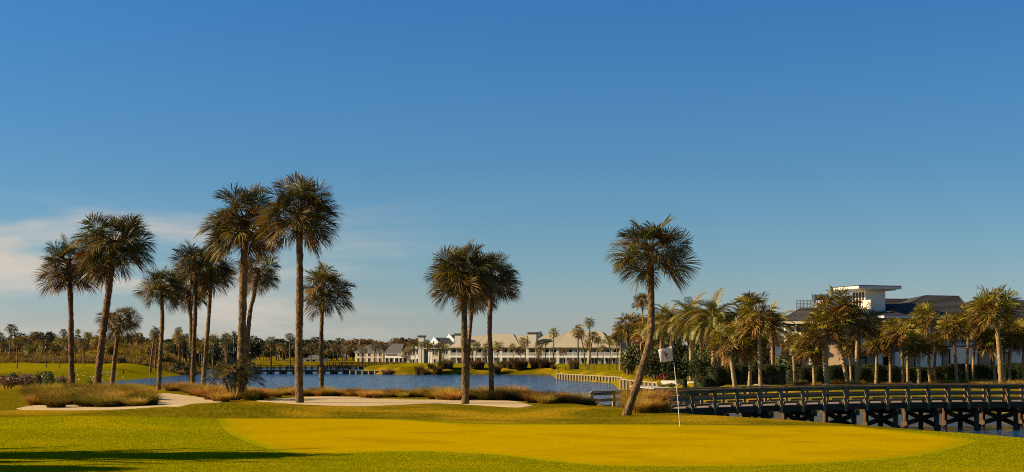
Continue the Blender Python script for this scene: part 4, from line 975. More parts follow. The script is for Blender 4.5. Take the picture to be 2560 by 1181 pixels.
def courses(mb, A, B, C, D, n, lift):
    """stepped tile courses on the slope A-B (eave) to D-C (ridge)"""
    A, B, C, D = map(Vector, (A, B, C, D)); nrm = (B-A).cross(D-A).normalized()
    if nrm.z < 0: nrm = -nrm
    for k in range(n):
        t0, t1 = k/n, (k+1)/n
        a = A.lerp(D, t0)+nrm*lift; b = B.lerp(C, t0)+nrm*lift; c = B.lerp(C, t1)+nrm*.004; d = A.lerp(D, t1)+nrm*.004
        a0 = A.lerp(D, t0); b0 = B.lerp(C, t0)
        mb.add([a, b, c, d, a0, b0], [(0, 1, 2, 3), (4, 5, 1, 0)])
def hip_roof(fr, name, m, parent, p0, p1, q0, q1, ze, zr, rp0, rp1, rq=None, n=10, lift=.05, thick=.22, fascia=None):
    rq = (q0+q1)/2 if rq is None else rq
    e = [fr.P(p0, q0, ze), fr.P(p1, q0, ze), fr.P(p1, q1, ze), fr.P(p0, q1, ze)]; r0 = fr.P(rp0, rq, zr); r1 = fr.P(rp1, rq, zr)
    b = MB()
    courses(b, e[0], e[1], r1, r0, n, lift); courses(b, e[2], e[3], r0, r1, n, lift); courses(b, e[3], e[0], r0, r0, n, lift); courses(b, e[1], e[2], r1, r1, n, lift)
    b.tube([r0, r1], .10, 6)
    for a, c in ((e[0], r0), (e[3], r0), (e[1], r1), (e[2], r1)): b.tube([a, c], .09, 5)
    o = b.build(name, m, parent)
    f = MB(); fr.box(f, p0+.05, p1-.05, q0+.05, q1-.05, ze-thick, ze-.012); f.build('eave', fascia or M['white'], o)
    return o
# unit window: frame with a pane behind, front in the xz plane, 1 x 1
def unit_window(mf):
    b = MB(); t = .09
    b.box(-.5, .5, -.06, .04, 1-t, 1); b.box(-.5, .5, -.06, .04, 0, t); b.box(-.5, -.5+t, -.06, .04, t, 1-t); b.box(.5-t, .5, -.06, .04, t, 1-t)
    return b.mesh('window', mf)
UW = unit_window(M['white']); UWD = unit_window(M['metal'])
def unit_pane(m): b = MB(); b.box(-.405, .405, -.01, .02, .095, .905); return b.mesh('pane', m)
PANES = {k: unit_pane(M[k]) for k in ('glass', 'glass_green', 'curtain')}
def window(fr, parent, p, q, z0, wdt, hgt, pane='glass', wm=None, turn=0):
    loc = fr.P(p, q, z0)
    o = inst(wm or UW, 'window', parent, loc, (0, 0, fr.a+turn), (wdt, 1.6, hgt))
    pn = bpy.data.objects.new('pane', PANES[pane]); COL.objects.link(pn); pn.parent = o
    return o
rb = np.random.default_rng(61)

def condo(px0, px1, D, ang, label, roof, chimneys, seed, left_hip=True):
    fr = Frame(px0, D, ang); wid = fr.p(px1)
    zb = h1(*fr.P(wid/2, 0, 0)[:2])-.15
    z0 = fr.z(911, px0); z1 = fr.z(889.5, px0); z2 = fr.z(871, px0)
    t = thing('condominium', fr.P(wid/2, 0, zb), label, 'building', 'condominiums across the lake')
    depth = 14
    fbox(fr, 'wall', M['offwhite'], t, 0, wid, 2.0, depth, zb, z2)
    fbox(fr, 'balcony_slab', M['white'], t, -.2, wid+.2, 0, 1.99, z1-.7, z1)
    fbox(fr, 'plinth', M['concrete'], t, -.2, wid+.2, -.4, 1.98, zb, z0-.02)
    units = max(1, round(wid/12.5)); uw = wid/units
    for u in range(units):
        a = u*uw
        fbox(fr, 'pier', M['offwhite'], t, a-.5, a+.5, .02, 1.97, z0-.02, z1-.702)
        fbox(fr, 'pier', M['offwhite'], t, a-.5, a+.5, .02, 1.97, z1+.002, z2)
        nb_ = 4; bw = (uw-1.0)/nb_
        for k in range(nb_):
            c = a+.5+bw*(k+.5)
            fbox(fr, 'column', M['white'], t, c-bw/2-.13, c-bw/2+.13, .05, .32, z0-.018, z1-.704)
            fbox(fr, 'column', M['white'], t, c-bw/2-.13, c-bw/2+.13, .05, .32, z1+.004, z2)
            r_ = MB(); fr.box(r_, c-bw/2+.14, c+bw/2-.14, .10, .20, z1+1.0, z1+1.1); fr.box(r_, c-bw/2+.14, c+bw/2-.14, .10, .20, z1+.12, z1+.2)
            for j in range(9):
                pb = c-bw/2+.3+(bw-.6)*j/8; fr.box(r_, pb-.045, pb+.045, .12, .18, z1+.2, z1+1.0)
            r_.build('railing', M['white'], t)
            for s in (-1, 1):
                k1 = rb.random()
                window(fr, t, c+s*bw*.235, 1.45 if False else .9, z0+.05, bw*.44, z1-z0-.85, 'glass' if k1 < .72 else ('curtain' if k1 < .86 else 'glass_green'))
            k1 = rb.random(); window(fr, t, c, 1.9, z1+.02, bw*.9, (z2-z1)*.93, 'glass' if k1 < .7 else 'curtain')
    fbox(fr, 'pier', M['offwhite'], t, wid-.5, wid+.3, .02, 1.97, z0-.02, z1-.702); fbox(fr, 'pier', M['offwhite'], t, wid-.5, wid+.3, .02, 1.97, z1+.002, z2)
    fbox(fr, 'ceiling', M['white'], t, -.3, wid+.3, -.1, 1.96, z2+.004, z2+.25)
    for (a, b_, yr, ra, rb_) in roof:
        p0, p1 = fr.p(a), fr.p(b_)
        hip_roof(fr, 'roof', M['roof_tan'], t, p0-.6, p1+.6, -.9, depth+.9, z2+.3+.02*p0/wid, fr.z(yr, a), max(p0, fr.p(ra, 7)), max(p0+1, fr.p(rb_, 7)), n=14, lift=.03, fascia=M['cream'])
    for (cx, yt, w_) in chimneys:
        p = fr.p(cx, 1.0); c = MB(); fr.box(c, p-w_/2, p+w_/2, .4, 2.4, z2, fr.z(yt+4, cx)); o = c.build('chimney', M['offwhite'], t)
        c = MB(); fr.box(c, p-w_/2-.2, p+w_/2+.2, .2, 2.6, fr.z(yt+4, cx)+.002, fr.z(yt, cx)); c.build('chimney_cap', M['metal'], o)
    return fr, t, z0, z1, z2
condo(1123, 1318, 545, -24, 'long two storey pale condominium with balconies, behind the centre palms', [(1123, 1318, 840, 1175, 1318), (1190, 1300, 835.5, 1215, 1282)], [(1146, 834, 2.6)], 1)
condo(1318, 1550, 520, -24, 'right long pale condominium with balconies and a tall chimney at its left end', [(1318, 1550, 838, 1360, 1520), (1385, 1530, 829, 1418, 1504)], [(1332, 831, 3.2)], 2)
# left wing with the white dormers
def wing():
    fr = Frame(1024, 552, -24); w = fr.p(1122); t = thing('condominium_wing', fr.P(w/2, 0, h1(*fr.P(w/2, 0, 0)[:2])), 'cream condominium wing with white gabled dormers left of the centre palms', 'building')
    z0 = fr.z(912, 1060); z1 = fr.z(891, 1060); z2 = fr.z(871, 1060)
    fbox(fr, 'wall', M['cream'], t, 0, w, 2.0, 13, z0-.3, z2)
    for a, b_, m in ((1024, 1046, 'white'), (1047, 1060, 'offwhite'), (1061, 1067, 'sage'), (1068, 1079, 'white'), (1080, 1097, 'cream'), (1099, 1108, 'sage'), (1109, 1121, 'offwhite')):
        fbox(fr, 'bay', M[m], t, fr.p(a), fr.p(b_), .3+.4*(m == 'sage'), 1.99, z0-.3, z2-.02)
    for a, zz in ((1028, z1+.2), (1034, z1+.2), (1028, z0+.1), (1034, z0+.1), (1043, z1+.5), (1043, z0+.3), (1084, z1+.3), (1090, z1+.3), (1112, z1+.5), (1117, z1+.5), (1086, z0+.2)):
        window(fr, t, fr.p(a, .2), .24, zz, .85, 2.1)
    hip_roof(fr, 'roof', M['roof_tan'], t, -.6, w+.6, -.6, 13.6, z2+.02, z2+1.6, 3, w-3, n=8, lift=.03)
    fr_keep = fr
    for a, b_, yr, q in ((1084, 1140, 845, 0.0), (1122, 1170, 837.5, 0.0)):
        fr = Frame(a, 556 if a < 1100 else 560, 32)
        p0 = fr.p(a, q); p1 = fr.p(b_, q); zt = fr.z(yr, a, q)
        g = MB(); za = z2+.6; wq = 7.5
        g.add([fr.P(p0, q-wq*.5, za), fr.P(p0, q+wq*.5, za), fr.P(p0, q+wq*.5, zt-2.2), fr.P(p0, q, zt), fr.P(p0, q-wq*.5, zt-2.2), fr.P(p0+.5, q-wq*.5, za), fr.P(p0+.5, q+wq*.5, za), fr.P(p0+.5, q+wq*.5, zt-2.2), fr.P(p0+.5, q, zt), fr.P(p0+.5, q-wq*.5, zt-2.2)],
              [(0, 1, 2, 3, 4), (9, 8, 7, 6, 5), (0, 4, 9, 5), (4, 3, 8, 9), (3, 2, 7, 8), (2, 1, 6, 7)])
        fr.box(g, p0+.51, p1, q-wq*.5+.02, q+wq*.5, za, zt-2.25); d = g.build('dormer', M['white'], t)
        c = MB(); c.tube([fr.P(p0-.04, q, zt-1.9), fr.P(p0+.03, q, zt-1.9)], .75, 14); c.build('round_vent', M['glass'], d)
        r_ = MB(); courses(r_, fr.P(p0+.3, q-wq*.56, zt-2.35), fr.P(p1+.3, q-wq*.56, zt-2.35), fr.P(p1+.3, q, zt+.1), fr.P(p0+.3, q, zt+.1), 9, .03); courses(r_, fr.P(p1+.3, q+wq*.56, zt-2.35), fr.P(p0+.3, q+wq*.56, zt-2.35), fr.P(p0+.3, q, zt+.1), fr.P(p1+.3, q, zt+.1), 9, .03); r_.build('dormer_roof', M['roof_grey'], d)
        for s in (1,):
            v = MB(); v.add([fr.P(p0-.15, q-wq*.58, zt-2.6), fr.P(p0+.5, q-wq*.58, zt-2.6), fr.P(p0+.5, q, zt), fr.P(p0-.15, q, zt), fr.P(p0-.15, q-wq*.58, zt-2.1), fr.P(p0+.5, q-wq*.58, zt-2.1), fr.P(p0+.5, q, zt+.5), fr.P(p0-.15, q, zt+.5)], [(3, 2, 1, 0), (4, 5, 6, 7), (0, 1, 5, 4), (1, 2, 6, 5), (2, 3, 7, 6), (3, 0, 4, 7)]); v.build('verge_board', M['white'], d)
    fr = fr_keep
    p = fr.p(1055, .5); c = MB(); fr.box(c, p-1.2, p+1.2, -.4, 1.2, z0-.3, fr.z(843, 1055)); o = c.build('chimney', M['offwhite'], t)
    c = MB(); fr.box(c, p-1.4, p+1.4, -.6, 1.4, fr.z(843, 1055)+.002, fr.z(839, 1055)); c.build('chimney_cap', M['metal'], o)
    # grey roofed house beside it
    fr = Frame(962, 575, -20); w = fr.p(1022); t = thing('pale_house', fr.P(w/2, 0, h1(*fr.P(w/2, 0, 0)[:2])), 'low pale house with a grey roof left of the cream wing', 'house')
    z0 = fr.z(911, 990); z2 = fr.z(884, 990); fbox(fr, 'wall', M['stucco'], t, 0, w, 0, 9, z0-.4, z2)
    hip_roof(fr, 'roof', M['roof_grey'], t, -.5, w*.72, -.6, 9.6, z2+.02, fr.z(860, 985), 1.0, w*.6, n=10, lift=.03)
    hip_roof(fr, 'porch_roof', M['roof_tan'], t, w*.6, w+.5, -2.0, 6, z2-.6, z2+1.7, w*.75, w*.9, n=6, lift=.03)
    for a in (.1, .28, .5, .68, .84): window(fr, t, w*a, -.03, z0+.3, 1.6, 2.4)
    # houses in the trees left of it
    fr = Frame(888, 600, -25); w = fr.p(958); t = thing('pale_house', fr.P(w/2, 0, h1(*fr.P(w/2, 0, 0)[:2])), 'pale gabled house glimpsed behind bare trees', 'house')
    z0 = fr.z(910, 920); z2 = fr.z(880, 920); fbox(fr, 'wall', M['cream'], t, 0, w, 0, 9, z0-.4, z2)
    hip_roof(fr, 'roof', M['roof_grey'], t, -.4, w+.4, -.5, 9.5, z2+.02, fr.z(862, 920), w*.3, w*.7, n=8, lift=.03)
    for a in (.12, .3, .5, .7, .88): window(fr, t, w*a, -.03, z0+.4, 1.3, 2.2); window(fr, t, w*a, -.03, z0+3.2, 1.3, 1.3)
    fr = Frame(760, 620, -15); w = fr.p(802); t = thing('pale_house', fr.P(w/2, 0, h1(*fr.P(w/2, 0, 0)[:2])), 'low house half hidden right of the tallest trunk', 'house')
    z0 = fr.z(909, 780); z2 = fr.z(897, 780); fbox(fr, 'wall', M['stucco'], t, 0, w, 0, 8, z0-.4, z2); hip_roof(fr, 'roof', M['roof_grey'], t, -.4, w+.4, -.5, 8.5, z2+.02, fr.z(888, 780), w*.3, w*.7, n=6, lift=.03)
    for a in (.25, .6): window(fr, t, w*a, -.03, z0+.2, 1.8, 1.5)
    # red tiled roofs
    for x0, x1, yr, ye, lab in ((338, 372, 851, 866, 'red tiled roof with a small cupola among the distant palms'), (160, 198, 850, 858, 'red tiled roof beside the straight palm trunk'), (420, 448, 857, 864, 'red tiled roof left of the paired trunks')):
        fr = Frame(x0, 500, -10); w = fr.p(x1); t = thing('red_roofed_house', fr.P(w/2, 0, h1(*fr.P(w/2, 0, 0)[:2])), lab, 'house', 'red roofed houses')
        z2 = fr.z(ye, x0); fbox(fr, 'wall', M['stucco'], t, 0, w, 0, 7, 1.5, z2); hip_roof(fr, 'roof', M['roof_red'], t, -.5, w+.5, -.6, 7.6, z2+.02, fr.z(yr, x0), w*.3, w*.7, n=6, lift=.04)
        for a in (.25, .7): window(fr, t, w*a, -.03, z2-1.8, 1.0, 1.3)
        if x0 == 338:
            p = fr.p(358, 3.5); c = MB(); fr.box(c, p-.5, p+.5, 3, 4, z2, fr.z(845, 358)); o = c.build('cupola', M['white'], t); c = MB(); q = fr.P(p, 3.5, fr.z(840.5, 358)); e_ = [fr.P(p+a, 3.5+b_, fr.z(845, 358)+.004) for a, b_ in ((-.7, -.7), (.7, -.7), (.7, .7), (-.7, .7))]; c.add(e_+[q], [(0, 1, 4), (1, 2, 4), (2, 3, 4), (3, 0, 4), (3, 2, 1, 0)]); c.build('cupola_roof', M['roof_red'], o)
wing()

# resort on the right
def resort():
    fr = Frame(2205, 164, 20); P = fr.p; Z = fr.z
    base = fr.P(6, 0, h1(*fr.P(6, 0, 0)[:2])-.3); zb = base[2]
    t = thing('resort_building', base, 'large white stucco resort with dark tiled roofs behind the bank palms', 'building')
    ze = Z(789, 2205)
    # main block
    pr = P(2470, 0); zt = Z(868, 2350)
    fbox(fr, 'wall', M['stucco'], t, P(2228, 1.2), P(2430, 1.2), 1.2, 14, zb, ze-.25)
    fbox(fr, 'wall', M['stucco'], t, P(2238), P(2500), -.6, 1.19, zb, zt)
    fbox(fr, 'wall', M['stucco'], t, P(2430, 3)+.01, P(2600, 3), 3, 13, zb, ze-.45)
    cp = MB(); fr.box(cp, P(2238)-.1, P(2500)+.1, -.75, 1.18, zt+.003, zt+.14); cp.build('coping', M['brown'], t)
    hip_roof(fr, 'roof', M['roof_dark'], t, P(2210, -.6), P(2438, -.6), -.6, 14.5, ze, Z(741, 2350, 7), P(2312, 7), P(2396, 7), n=17, lift=.05, thick=.3)
    hip_roof(fr, 'roof', M['roof_dark'], t, P(2400, 2), P(2640, 2), 2.0, 14, ze-.22, Z(752, 2500, 8), P(2440, 8), P(2600, 8), n=14, lift=.05, thick=.28)
    hip_roof(fr, 'roof', M['roof_dark'], t, P(2105, .8), P(2260, .8), .8, 15, ze-.06, Z(749, 2230, 8), P(2150, 8), P(2290, 8), n=14, lift=.05, thick=.28)
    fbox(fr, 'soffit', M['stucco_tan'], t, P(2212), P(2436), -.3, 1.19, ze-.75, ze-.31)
    for a, b_, y0, y1, q in ((2355, 2375, 872, 921, -.62), (2444, 2482, 872, 921, -.62), (2268, 2288, 872, 921, -.62), (2506, 2522, 880, 925, 2.97), (2226, 2252, 796, 822, 1.17), (2328, 2342, 812, 840, 1.17), (2365, 2392, 806, 846, 1.17), (2280, 2300, 806, 842, 1.17)):
        p0, p1 = P(a, q), P(b_, q); window(fr, t, (p0+p1)/2, q, Z(y1, a, q), p1-p0, Z(y0, a, q)-Z(y1, a, q), 'glass', UWD)
    # porch and middle part
    fbox(fr, 'wall', M['stucco'], t, P(2085, 1), P(2237, 1)-.02, 1.6, 12, zb, ze-.35)
    fbox(fr, 'wall', M['stucco_tan'], t, P(2080, -2), P(2114, -2), -2, 1.59, zb, Z(872, 2090))
    fbox(fr, 'column', M['stucco'], t, P(2192, -1), P(2206, -1), -1, -.4, zb, Z(880, 2200)); fbox(fr, 'column', M['stucco'], t, P(2233, -1), P(2243, -1), -1.4, -.8, zb, Z(880, 2240))
    fbox(fr, 'porch_beam', M['brown'], t, P(2110, -1.2), P(2245, -1.2), -1.5, 1.55, Z(879.8, 2180), Z(872, 2180))
    for a, b_ in ((2122, 2140), (2148, 2166), (2210, 2230)):
        p0, p1 = P(a, 1.5), P(b_, 1.5); window(fr, t, (p0+p1)/2, 1.57, zb+.4, p1-p0, 2.6, 'glass', UWD)
    for a, b_ in ((2130, 2150), (2160, 2180), (2196, 2212)):
        p0, p1 = P(a, 1.5), P(b_, 1.5); window(fr, t, (p0+p1)/2, 1.57, Z(850, a, 1.5), p1-p0, 1.9, 'glass', UWD)
    # tower
    q0 = 2.6; p0 = P(2163, q0); p1 = P(2213, q0); q1 = q0+2.7
    zt0 = ze-.4; zt1 = Z(726.5, 2190, q0)
    tw = fbox(fr, 'tower', M['stucco'], t, p0, p1, q0, q1, zt0, zt1)
    for k in range(4):
        loc = fr.P(p0-.01, q0+.42+k*.6, Z(768, 2163, q0)); o = inst(UWD, 'window', tw, loc, (0, 0, fr.a-math.pi/2), (.34, 1.2, zt1-Z(768, 2163, q0)-.25)); pn = bpy.data.objects.new('pane', PANES['curtain']); COL.objects.link(pn); pn.parent = o
    f = MB(); fr.box(f, p0-1.7, p1+1.4, q0-1.2, q1+1.5, zt1+.13, zt1+.45); fr.box(f, p0-1.2, p1+.9, q0-.8, q1+1.0, zt1+.003, zt1+.127); fl = f.build('tower_roof', M['white'], tw)
    f = MB(); fr.box(f, p0-1.75, p1+1.45, q0-1.25, q1+1.55, zt1+.453, zt1+.53); f.build('roof_edge', M['roof_dark'], fl)
    # terrace parapet and rail
    zp = Z(772.5, 2160, 1.2)
    fbox(fr, 'parapet', M['stucco'], t, P(2178, 1.2)-.25, P(2178, 1.2), 1.0, 2.58, zp, Z(750, 2178, 1.2))
    fbox(fr, 'terrace', M['stucco'], t, P(2060, 1.5), P(2177, 1.5)-.26, 1.5, 7, ze-.05, zp)
    rr = MB(); a_, b_ = P(2066, 1.3), P(2177, 1.3)-.27
    for k in range(7): z_ = zp+.15+k*.14; fr.box(rr, a_, b_, 1.28, 1.31, z_, z_+.035)
    for k in range(7): p_ = a_+(b_-a_)*k/6; fr.box(rr, p_-.03, p_+.03, 1.25, 1.277, zp, zp+1.08)
    rr.build('terrace_railing', M['metal'], t)
    # left wing
    fw = Frame(1966, 158, -28); P2 = fw.p; Z2 = fw.z
    ew = Z2(803, 1966)
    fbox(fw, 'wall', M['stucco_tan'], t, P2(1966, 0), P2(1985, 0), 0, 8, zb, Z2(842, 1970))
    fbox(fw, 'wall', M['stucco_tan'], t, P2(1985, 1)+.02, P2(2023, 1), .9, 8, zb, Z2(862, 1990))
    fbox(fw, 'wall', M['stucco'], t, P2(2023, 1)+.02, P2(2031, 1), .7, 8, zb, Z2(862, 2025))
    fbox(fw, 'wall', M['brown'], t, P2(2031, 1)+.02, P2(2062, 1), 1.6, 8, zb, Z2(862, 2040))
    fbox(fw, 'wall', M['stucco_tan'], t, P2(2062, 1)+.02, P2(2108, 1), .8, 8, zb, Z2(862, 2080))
    fbox(fw, 'wall', M['stucco'], t, P2(1962, .5), P2(2000, .5), .5, 7, Z2(842, 1970)+.004, Z2(816, 1970))
    fbox(fw, 'wall', M['stucco'], t, P2(2000, 2)+.02, P2(2110, 2), 2.2, 8, Z2(861.5, 2050), ew-.2)
    fbox(fw, 'balcony', M['stucco'], t, P2(1988, -.6), P2(2006, -.6), -.6, .88, Z2(860, 1990), Z2(832, 1990))
    fbox(fw, 'beam', M['concrete'], t, P2(1948, -.9), P2(1990, -.9), -1.2, -.7, Z2(841, 1960), Z2(834, 1960))
    fbox(fw, 'column', M['brown'], t, P2(1991, -.3), P2(1996, -.3), -.3, .2, Z2(831.9, 1990), ew-.2)
    fbox(fw, 'column', M['brown'], t, P2(1966, .1), P2(1971, .1), .1, .5, Z2(816, 1968), ew-.2)
    for a, b_, y0, y1, q in ((1973, 1989, 805, 816, .48), (1998, 2012, 803, 826, 2.17), (2020, 2040, 806, 830, 2.17), (2060, 2090, 806, 836, 2.17)):
        p0, p1 = P2(a, q), P2(b_, q); window(fw, t, (p0+p1)/2, q, Z2(y1, a, q), p1-p0, Z2(y0, a, q)-Z2(y1, a, q), 'glass', UWD)
    fbox(fw, 'balcony', M['stucco'], t, P2(1938, 2), P2(1964, 2), 2, 7, Z2(890, 1950), Z2(862, 1950))
    fbox(fw, 'wall', M['stucco_tan'], t, P2(1942, 3), P2(1965, 3), 3, 8, zb, Z2(890, 1950)-.004)
    rr = MB(); a_, b_ = P2(1938, 2), P2(1964, 2)
    for z_ in (.05, .95): fw.box(rr, a_, b_, 2.05, 2.1, Z2(862, 1950)+z_, Z2(862, 1950)+z_+.05)
    for k in range(11): p_ = a_+(b_-a_)*k/10; fw.box(rr, p_-.02, p_+.02, 2.05, 2.1, Z2(862, 1950)+.1, Z2(862, 1950)+.95)
    rr.build('balcony_railing', M['metal'], t)
    hip_roof(fw, 'roof', M['roof_dark'], t, P2(1950, -1.2), P2(2110, -1.2), -1.2, 10, ew, Z2(772, 2010, 4), P2(1998, 4), P2(2090, 4), n=10, lift=.05, thick=.35, fascia=M['cream'])
    # roof terrace rail on the wing and the flue stack in its cage
    rr = MB(); z_ = Z2(772, 2000, 3.4)
    a_, b_ = P2(1992, 3.4), P2(2062, 3.4)
    for k in range(6): fw.box(rr, a_, b_, 3.38, 3.41, z_+.08+k*.16, z_+.08+k*.16+.04)
    for k in range(9): p_ = a_+(b_-a_)*k/8; fw.box(rr, p_-.03, p_+.03, 3.35, 3.377, z_-.3, z_+.98)
    rr.build('roof_railing', M['metal'], t)
    p0, p1 = P2(2034, 4.5), P2(2060, 4.5)
    st = fbox(fw, 'flue_stack', M['white'], t, p0, p1, 4.5, 5.6, ew+.4, Z2(750, 2040, 4.5))
    rr = MB(); z_ = Z2(750, 2040, 4.5)+.01
    for k in range(6):
        zz = z_+.04+k*.1
        fw.box(rr, p0-.1, p1+.3, 4.4, 4.44, zz, zz+.04); fw.box(rr, p0-.1, p1+.3, 5.66, 5.7, zz, zz+.04); fw.box(rr, p0-.1, p0-.06, 4.441, 5.659, zz, zz+.04); fw.box(rr, p1+.26, p1+.3, 4.441, 5.659, zz, zz+.04)
    for p_ in (p0-.13, p1+.3): 
        for q_ in (4.35, 5.7): fw.box(rr, p_, p_+.05, q_-.02, q_+.03, z_-.2, z_+.66)
    rr.build('flue_cage', M['metal'], st)
    for k in (0.28, .72):
        fx = MB(); fx.tube([fw.P(p0+(p1-p0)*k, 5.05, z_), fw.P(p0+(p1-p0)*k, 5.05, z_+.5)], .26, 10); fx.build('flue', M['metal'], st)
resort()

# ------------------------------------------------------------------ timber bridge
TH = rad(17); BU = Vector((math.cos(TH), math.sin(TH), 0)); BN = Vector((-math.sin(TH), math.cos(TH), 0)); BW = 3.2
B0 = Vector((9.0, 80.0, 0)); SP = 1.39
def rail_z(s): return 2.665-.00075*(s-17.3)**2        # arched rail top along the bridge
S0, NPOST = -3.0, 34
def Bp(s, n, z): return B0+BU*s+BN*n+Vector((0, 0, z))
bridge = thing('wooden_bridge', Bp(S0, BW/2, 0.2), 'weathered timber footbridge on cross braced piles beside the green', 'bridge')
bm_ = MB(); bm_.box(-.082, .082, -.082, .082, 0, 1.42); POST = bm_.mesh('post', M['wood'])
for side, off, n in (('near', -.16, NPOST), ('far', BW+.16, NPOST+2)):
    st = S0 if side == 'near' else S0-2*SP*.0-.6
    ss = [st+k*SP for k in range(n)]
    for k, s in enumerate(ss):
        inst(POST, 'post', bridge, Bp(s, off, rail_z(s)-1.46), (0, 0, TH))
        if k == n-1: continue
        s2 = ss[k+1]; z1, z2 = rail_z(s), rail_z(s2)
        for nm, dz, w_, h_, o_ in (('handrail', -.02, .24, .06, 0), ('rail', -.15, .05, .17, .109 if side == 'near' else -.109), ('rail', -.52, .05, .17, .109 if side == 'near' else -.109), ('curb', -.86, .13, .12, .16 if side == 'near' else -.16)):
            g_ = .004 if nm != 'curb' else .2
            b = MB(); b.bar(Bp(s+g_, off+o_, z1+dz), Bp(s2-g_, off+o_, z2+dz), w_, h_); b.build(nm, M['wood'], bridge)
        for q in (s+.22, s2-.22):
            b = MB(); b.bar(Bp(q-.09, off+(.16 if side == 'near' else -.16), (z1+z2)/2-.97), Bp(q+.09, off+(.16 if side == 'near' else -.16), (z1+z2)/2-.97), .12, .09)
            b.build('curb_block', M['wood'], bridge)
SE = S0+(NPOST-1)*SP
dk = MB(); s = S0-.5
while s < SE:
    dk.bar(Bp(s, -.07, rail_z(s)-1.045), Bp(s, BW+.07, rail_z(s)-1.045), .138, .045); s += .15
dk.build('deck', M['deck'], bridge)
for n_ in (-.02, BW*.33, BW*.67, BW+.02):
    for k in range(0, NPOST-1):
        b = MB(); s = S0+k*SP; b.bar(Bp(s+.003, n_, rail_z(s)-1.24), Bp(s+SP-.003, n_, rail_z(s+SP)-1.24), .10, .30); b.build('stringer', M['wood_dark'], bridge)
pm = MB(); pm.tube([(0, 0, 0), (0, 0, 1)], [.165, .15], 10); PILE = pm.mesh('pile', M['wood_dark']); PILE_SUNLIT = pm.mesh('pile', M['pile'])
for k in range(1, NPOST//2):
    s = S0+(2*k+.45)*SP; zc = rail_z(s)-1.55
    b = MB(); b.bar(Bp(s, -.45, zc), Bp(s, BW+.45, zc), .28, .32); b.build('pile_cap', M['wood_dark'], bridge)
    for n_, me in ((-.05, PILE), (BW/2, PILE), (BW+.05, PILE_SUNLIT)):  # far pile of each bent is coloured as if struck by the sun
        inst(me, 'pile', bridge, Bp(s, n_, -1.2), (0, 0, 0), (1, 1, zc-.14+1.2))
    for a, c, o_ in ((-.15, BW+.15, .20), (BW+.15, -.15, -.20)):
        b = MB(); b.bar(Bp(s+o_, a, .12), Bp(s+o_, c, zc-.2), .07, .28); b.build('brace', M['wood_dark'], bridge)
# distant long bridge and the reddish one behind it
def low_bridge(name, x0, x1, D0, D1, zr, zd, n, m, label):
    a = W(x0, 0, D0); c = W(x1, 0, D1); a.z = c.z = 0
    t = thing(name, a.lerp(c, .5), label, 'bridge'); d = (c-a).normalized(); nn = Vector((-d.y, d.x, 0))
    for k in range(n+1):
        p = a.lerp(c, k/n)
        for s in (-1, 1):
            b = MB(); b.bar(p+nn*s*1.4+Vector((0, 0, -.8)), p+nn*s*1.4+Vector((0, 0, zr)), .22, .22); b.build('post', m, t)
    for s in (-1, 1):
        for z_, h_ in ((zr, .14), ((zr+zd)/2+.1, .12), (zd+.25, .12)):
            b = MB(); b.bar(a+nn*s*1.54+Vector((0, 0, z_)), c+nn*s*1.54+Vector((0, 0, z_)), .08, h_); b.build('rail', m, t)
    b = MB(); b.bar(a+Vector((0, 0, zd-.2)), c+Vector((0, 0, zd-.2)), 2.5, .45); b.build('deck', m, t)
    for k in range(0, n, 2):
        p = a.lerp(c, (k+.5)/n); b = MB(); b.bar(p+nn*1.2+Vector((0, 0, .35)), p-nn*1.2+Vector((0, 0, .35)), 1.0, .7); b.build('pile_bent', M['wood_dark'], t)
low_bridge('wooden_bridge', 636, 890, 345, 350, 2.0, .95, 16, M['wood_far'], 'long low wooden bridge across the far end of the lake')
low_bridge('wooden_bridge', 806, 1012, 470, 480, 2.2, 1.2, 14, M['wood_red'], 'reddish wooden bridge further back before the houses')

# bulkheads of posts and planks
def bulkhead(pts, ztop, zcap, n, label, m=M['bulk'], pw=.34):
    t = thing('bulkhead', (*pts[0], 0), label, 'bulkhead', 'timber bulkheads')
    L_ = resample(pts, n+1)
    for k in range(n+1):
        b = MB(); x, y = L_[k]; b.tube([(x, y, -.6), (x, y, ztop)], [pw/2, pw/2], 8); b.build('post', m, t)
        if k < n:
            x2, y2 = L_[k+1]; dx, dy = x2-x, y2-y; l_ = math.hypot(dx, dy); nx, ny = -dy/l_, dx/l_
            if ny < 0: nx, ny = -nx, -ny
            b = MB(); b.bar((x+nx*.25, y+ny*.25, ztop/2-.35), (x2+nx*.25, y2+ny*.25, ztop/2-.35), .1, ztop+.5); b.build('plank_panel', M['bulk_dark'], t)
            b = MB(); b.bar((x+nx*.1, y+ny*.1, zcap), (x2+nx*.1, y2+ny*.1, zcap), .34, .1); b.build('cap_board', m, t)
bulkhead([(8.5, 267), (12.5, 248), (16.2, 229)], .95, 1.05, 19, 'low timber bulkhead along the lawn point, running to the right')
bulkhead([(16.2, 229), (16.6, 210), (14.6, 188)], 1.0, 1.1, 9, 'middle timber bulkhead section behind the leaning palm', pw=.3)
bulkhead([(13.9, 182), (15.2, 168), (16.2, 158)], 1.3, 1.4, 10, 'nearest tall timber bulkhead left of the leaning trunk', pw=.3)
bulkhead([(-31, 400), (-25, 395), (-17, 392)], 1.35, 1.4, 22, 'pale low bulkhead on the far shore left of the reeds', M['white'], .5)
bulkhead([(-10, 396), (-4, 396), (2, 398)], 1.5, 1.6, 10, 'short pale bulkhead between reeds and the centre trunks', M['white'], .5)
bulkhead([(-39, 343), (-33, 342), (-27, 340)], .85, .95, 8, 'pale green dock front at the end of the long bridge', M['bulk'], .5)
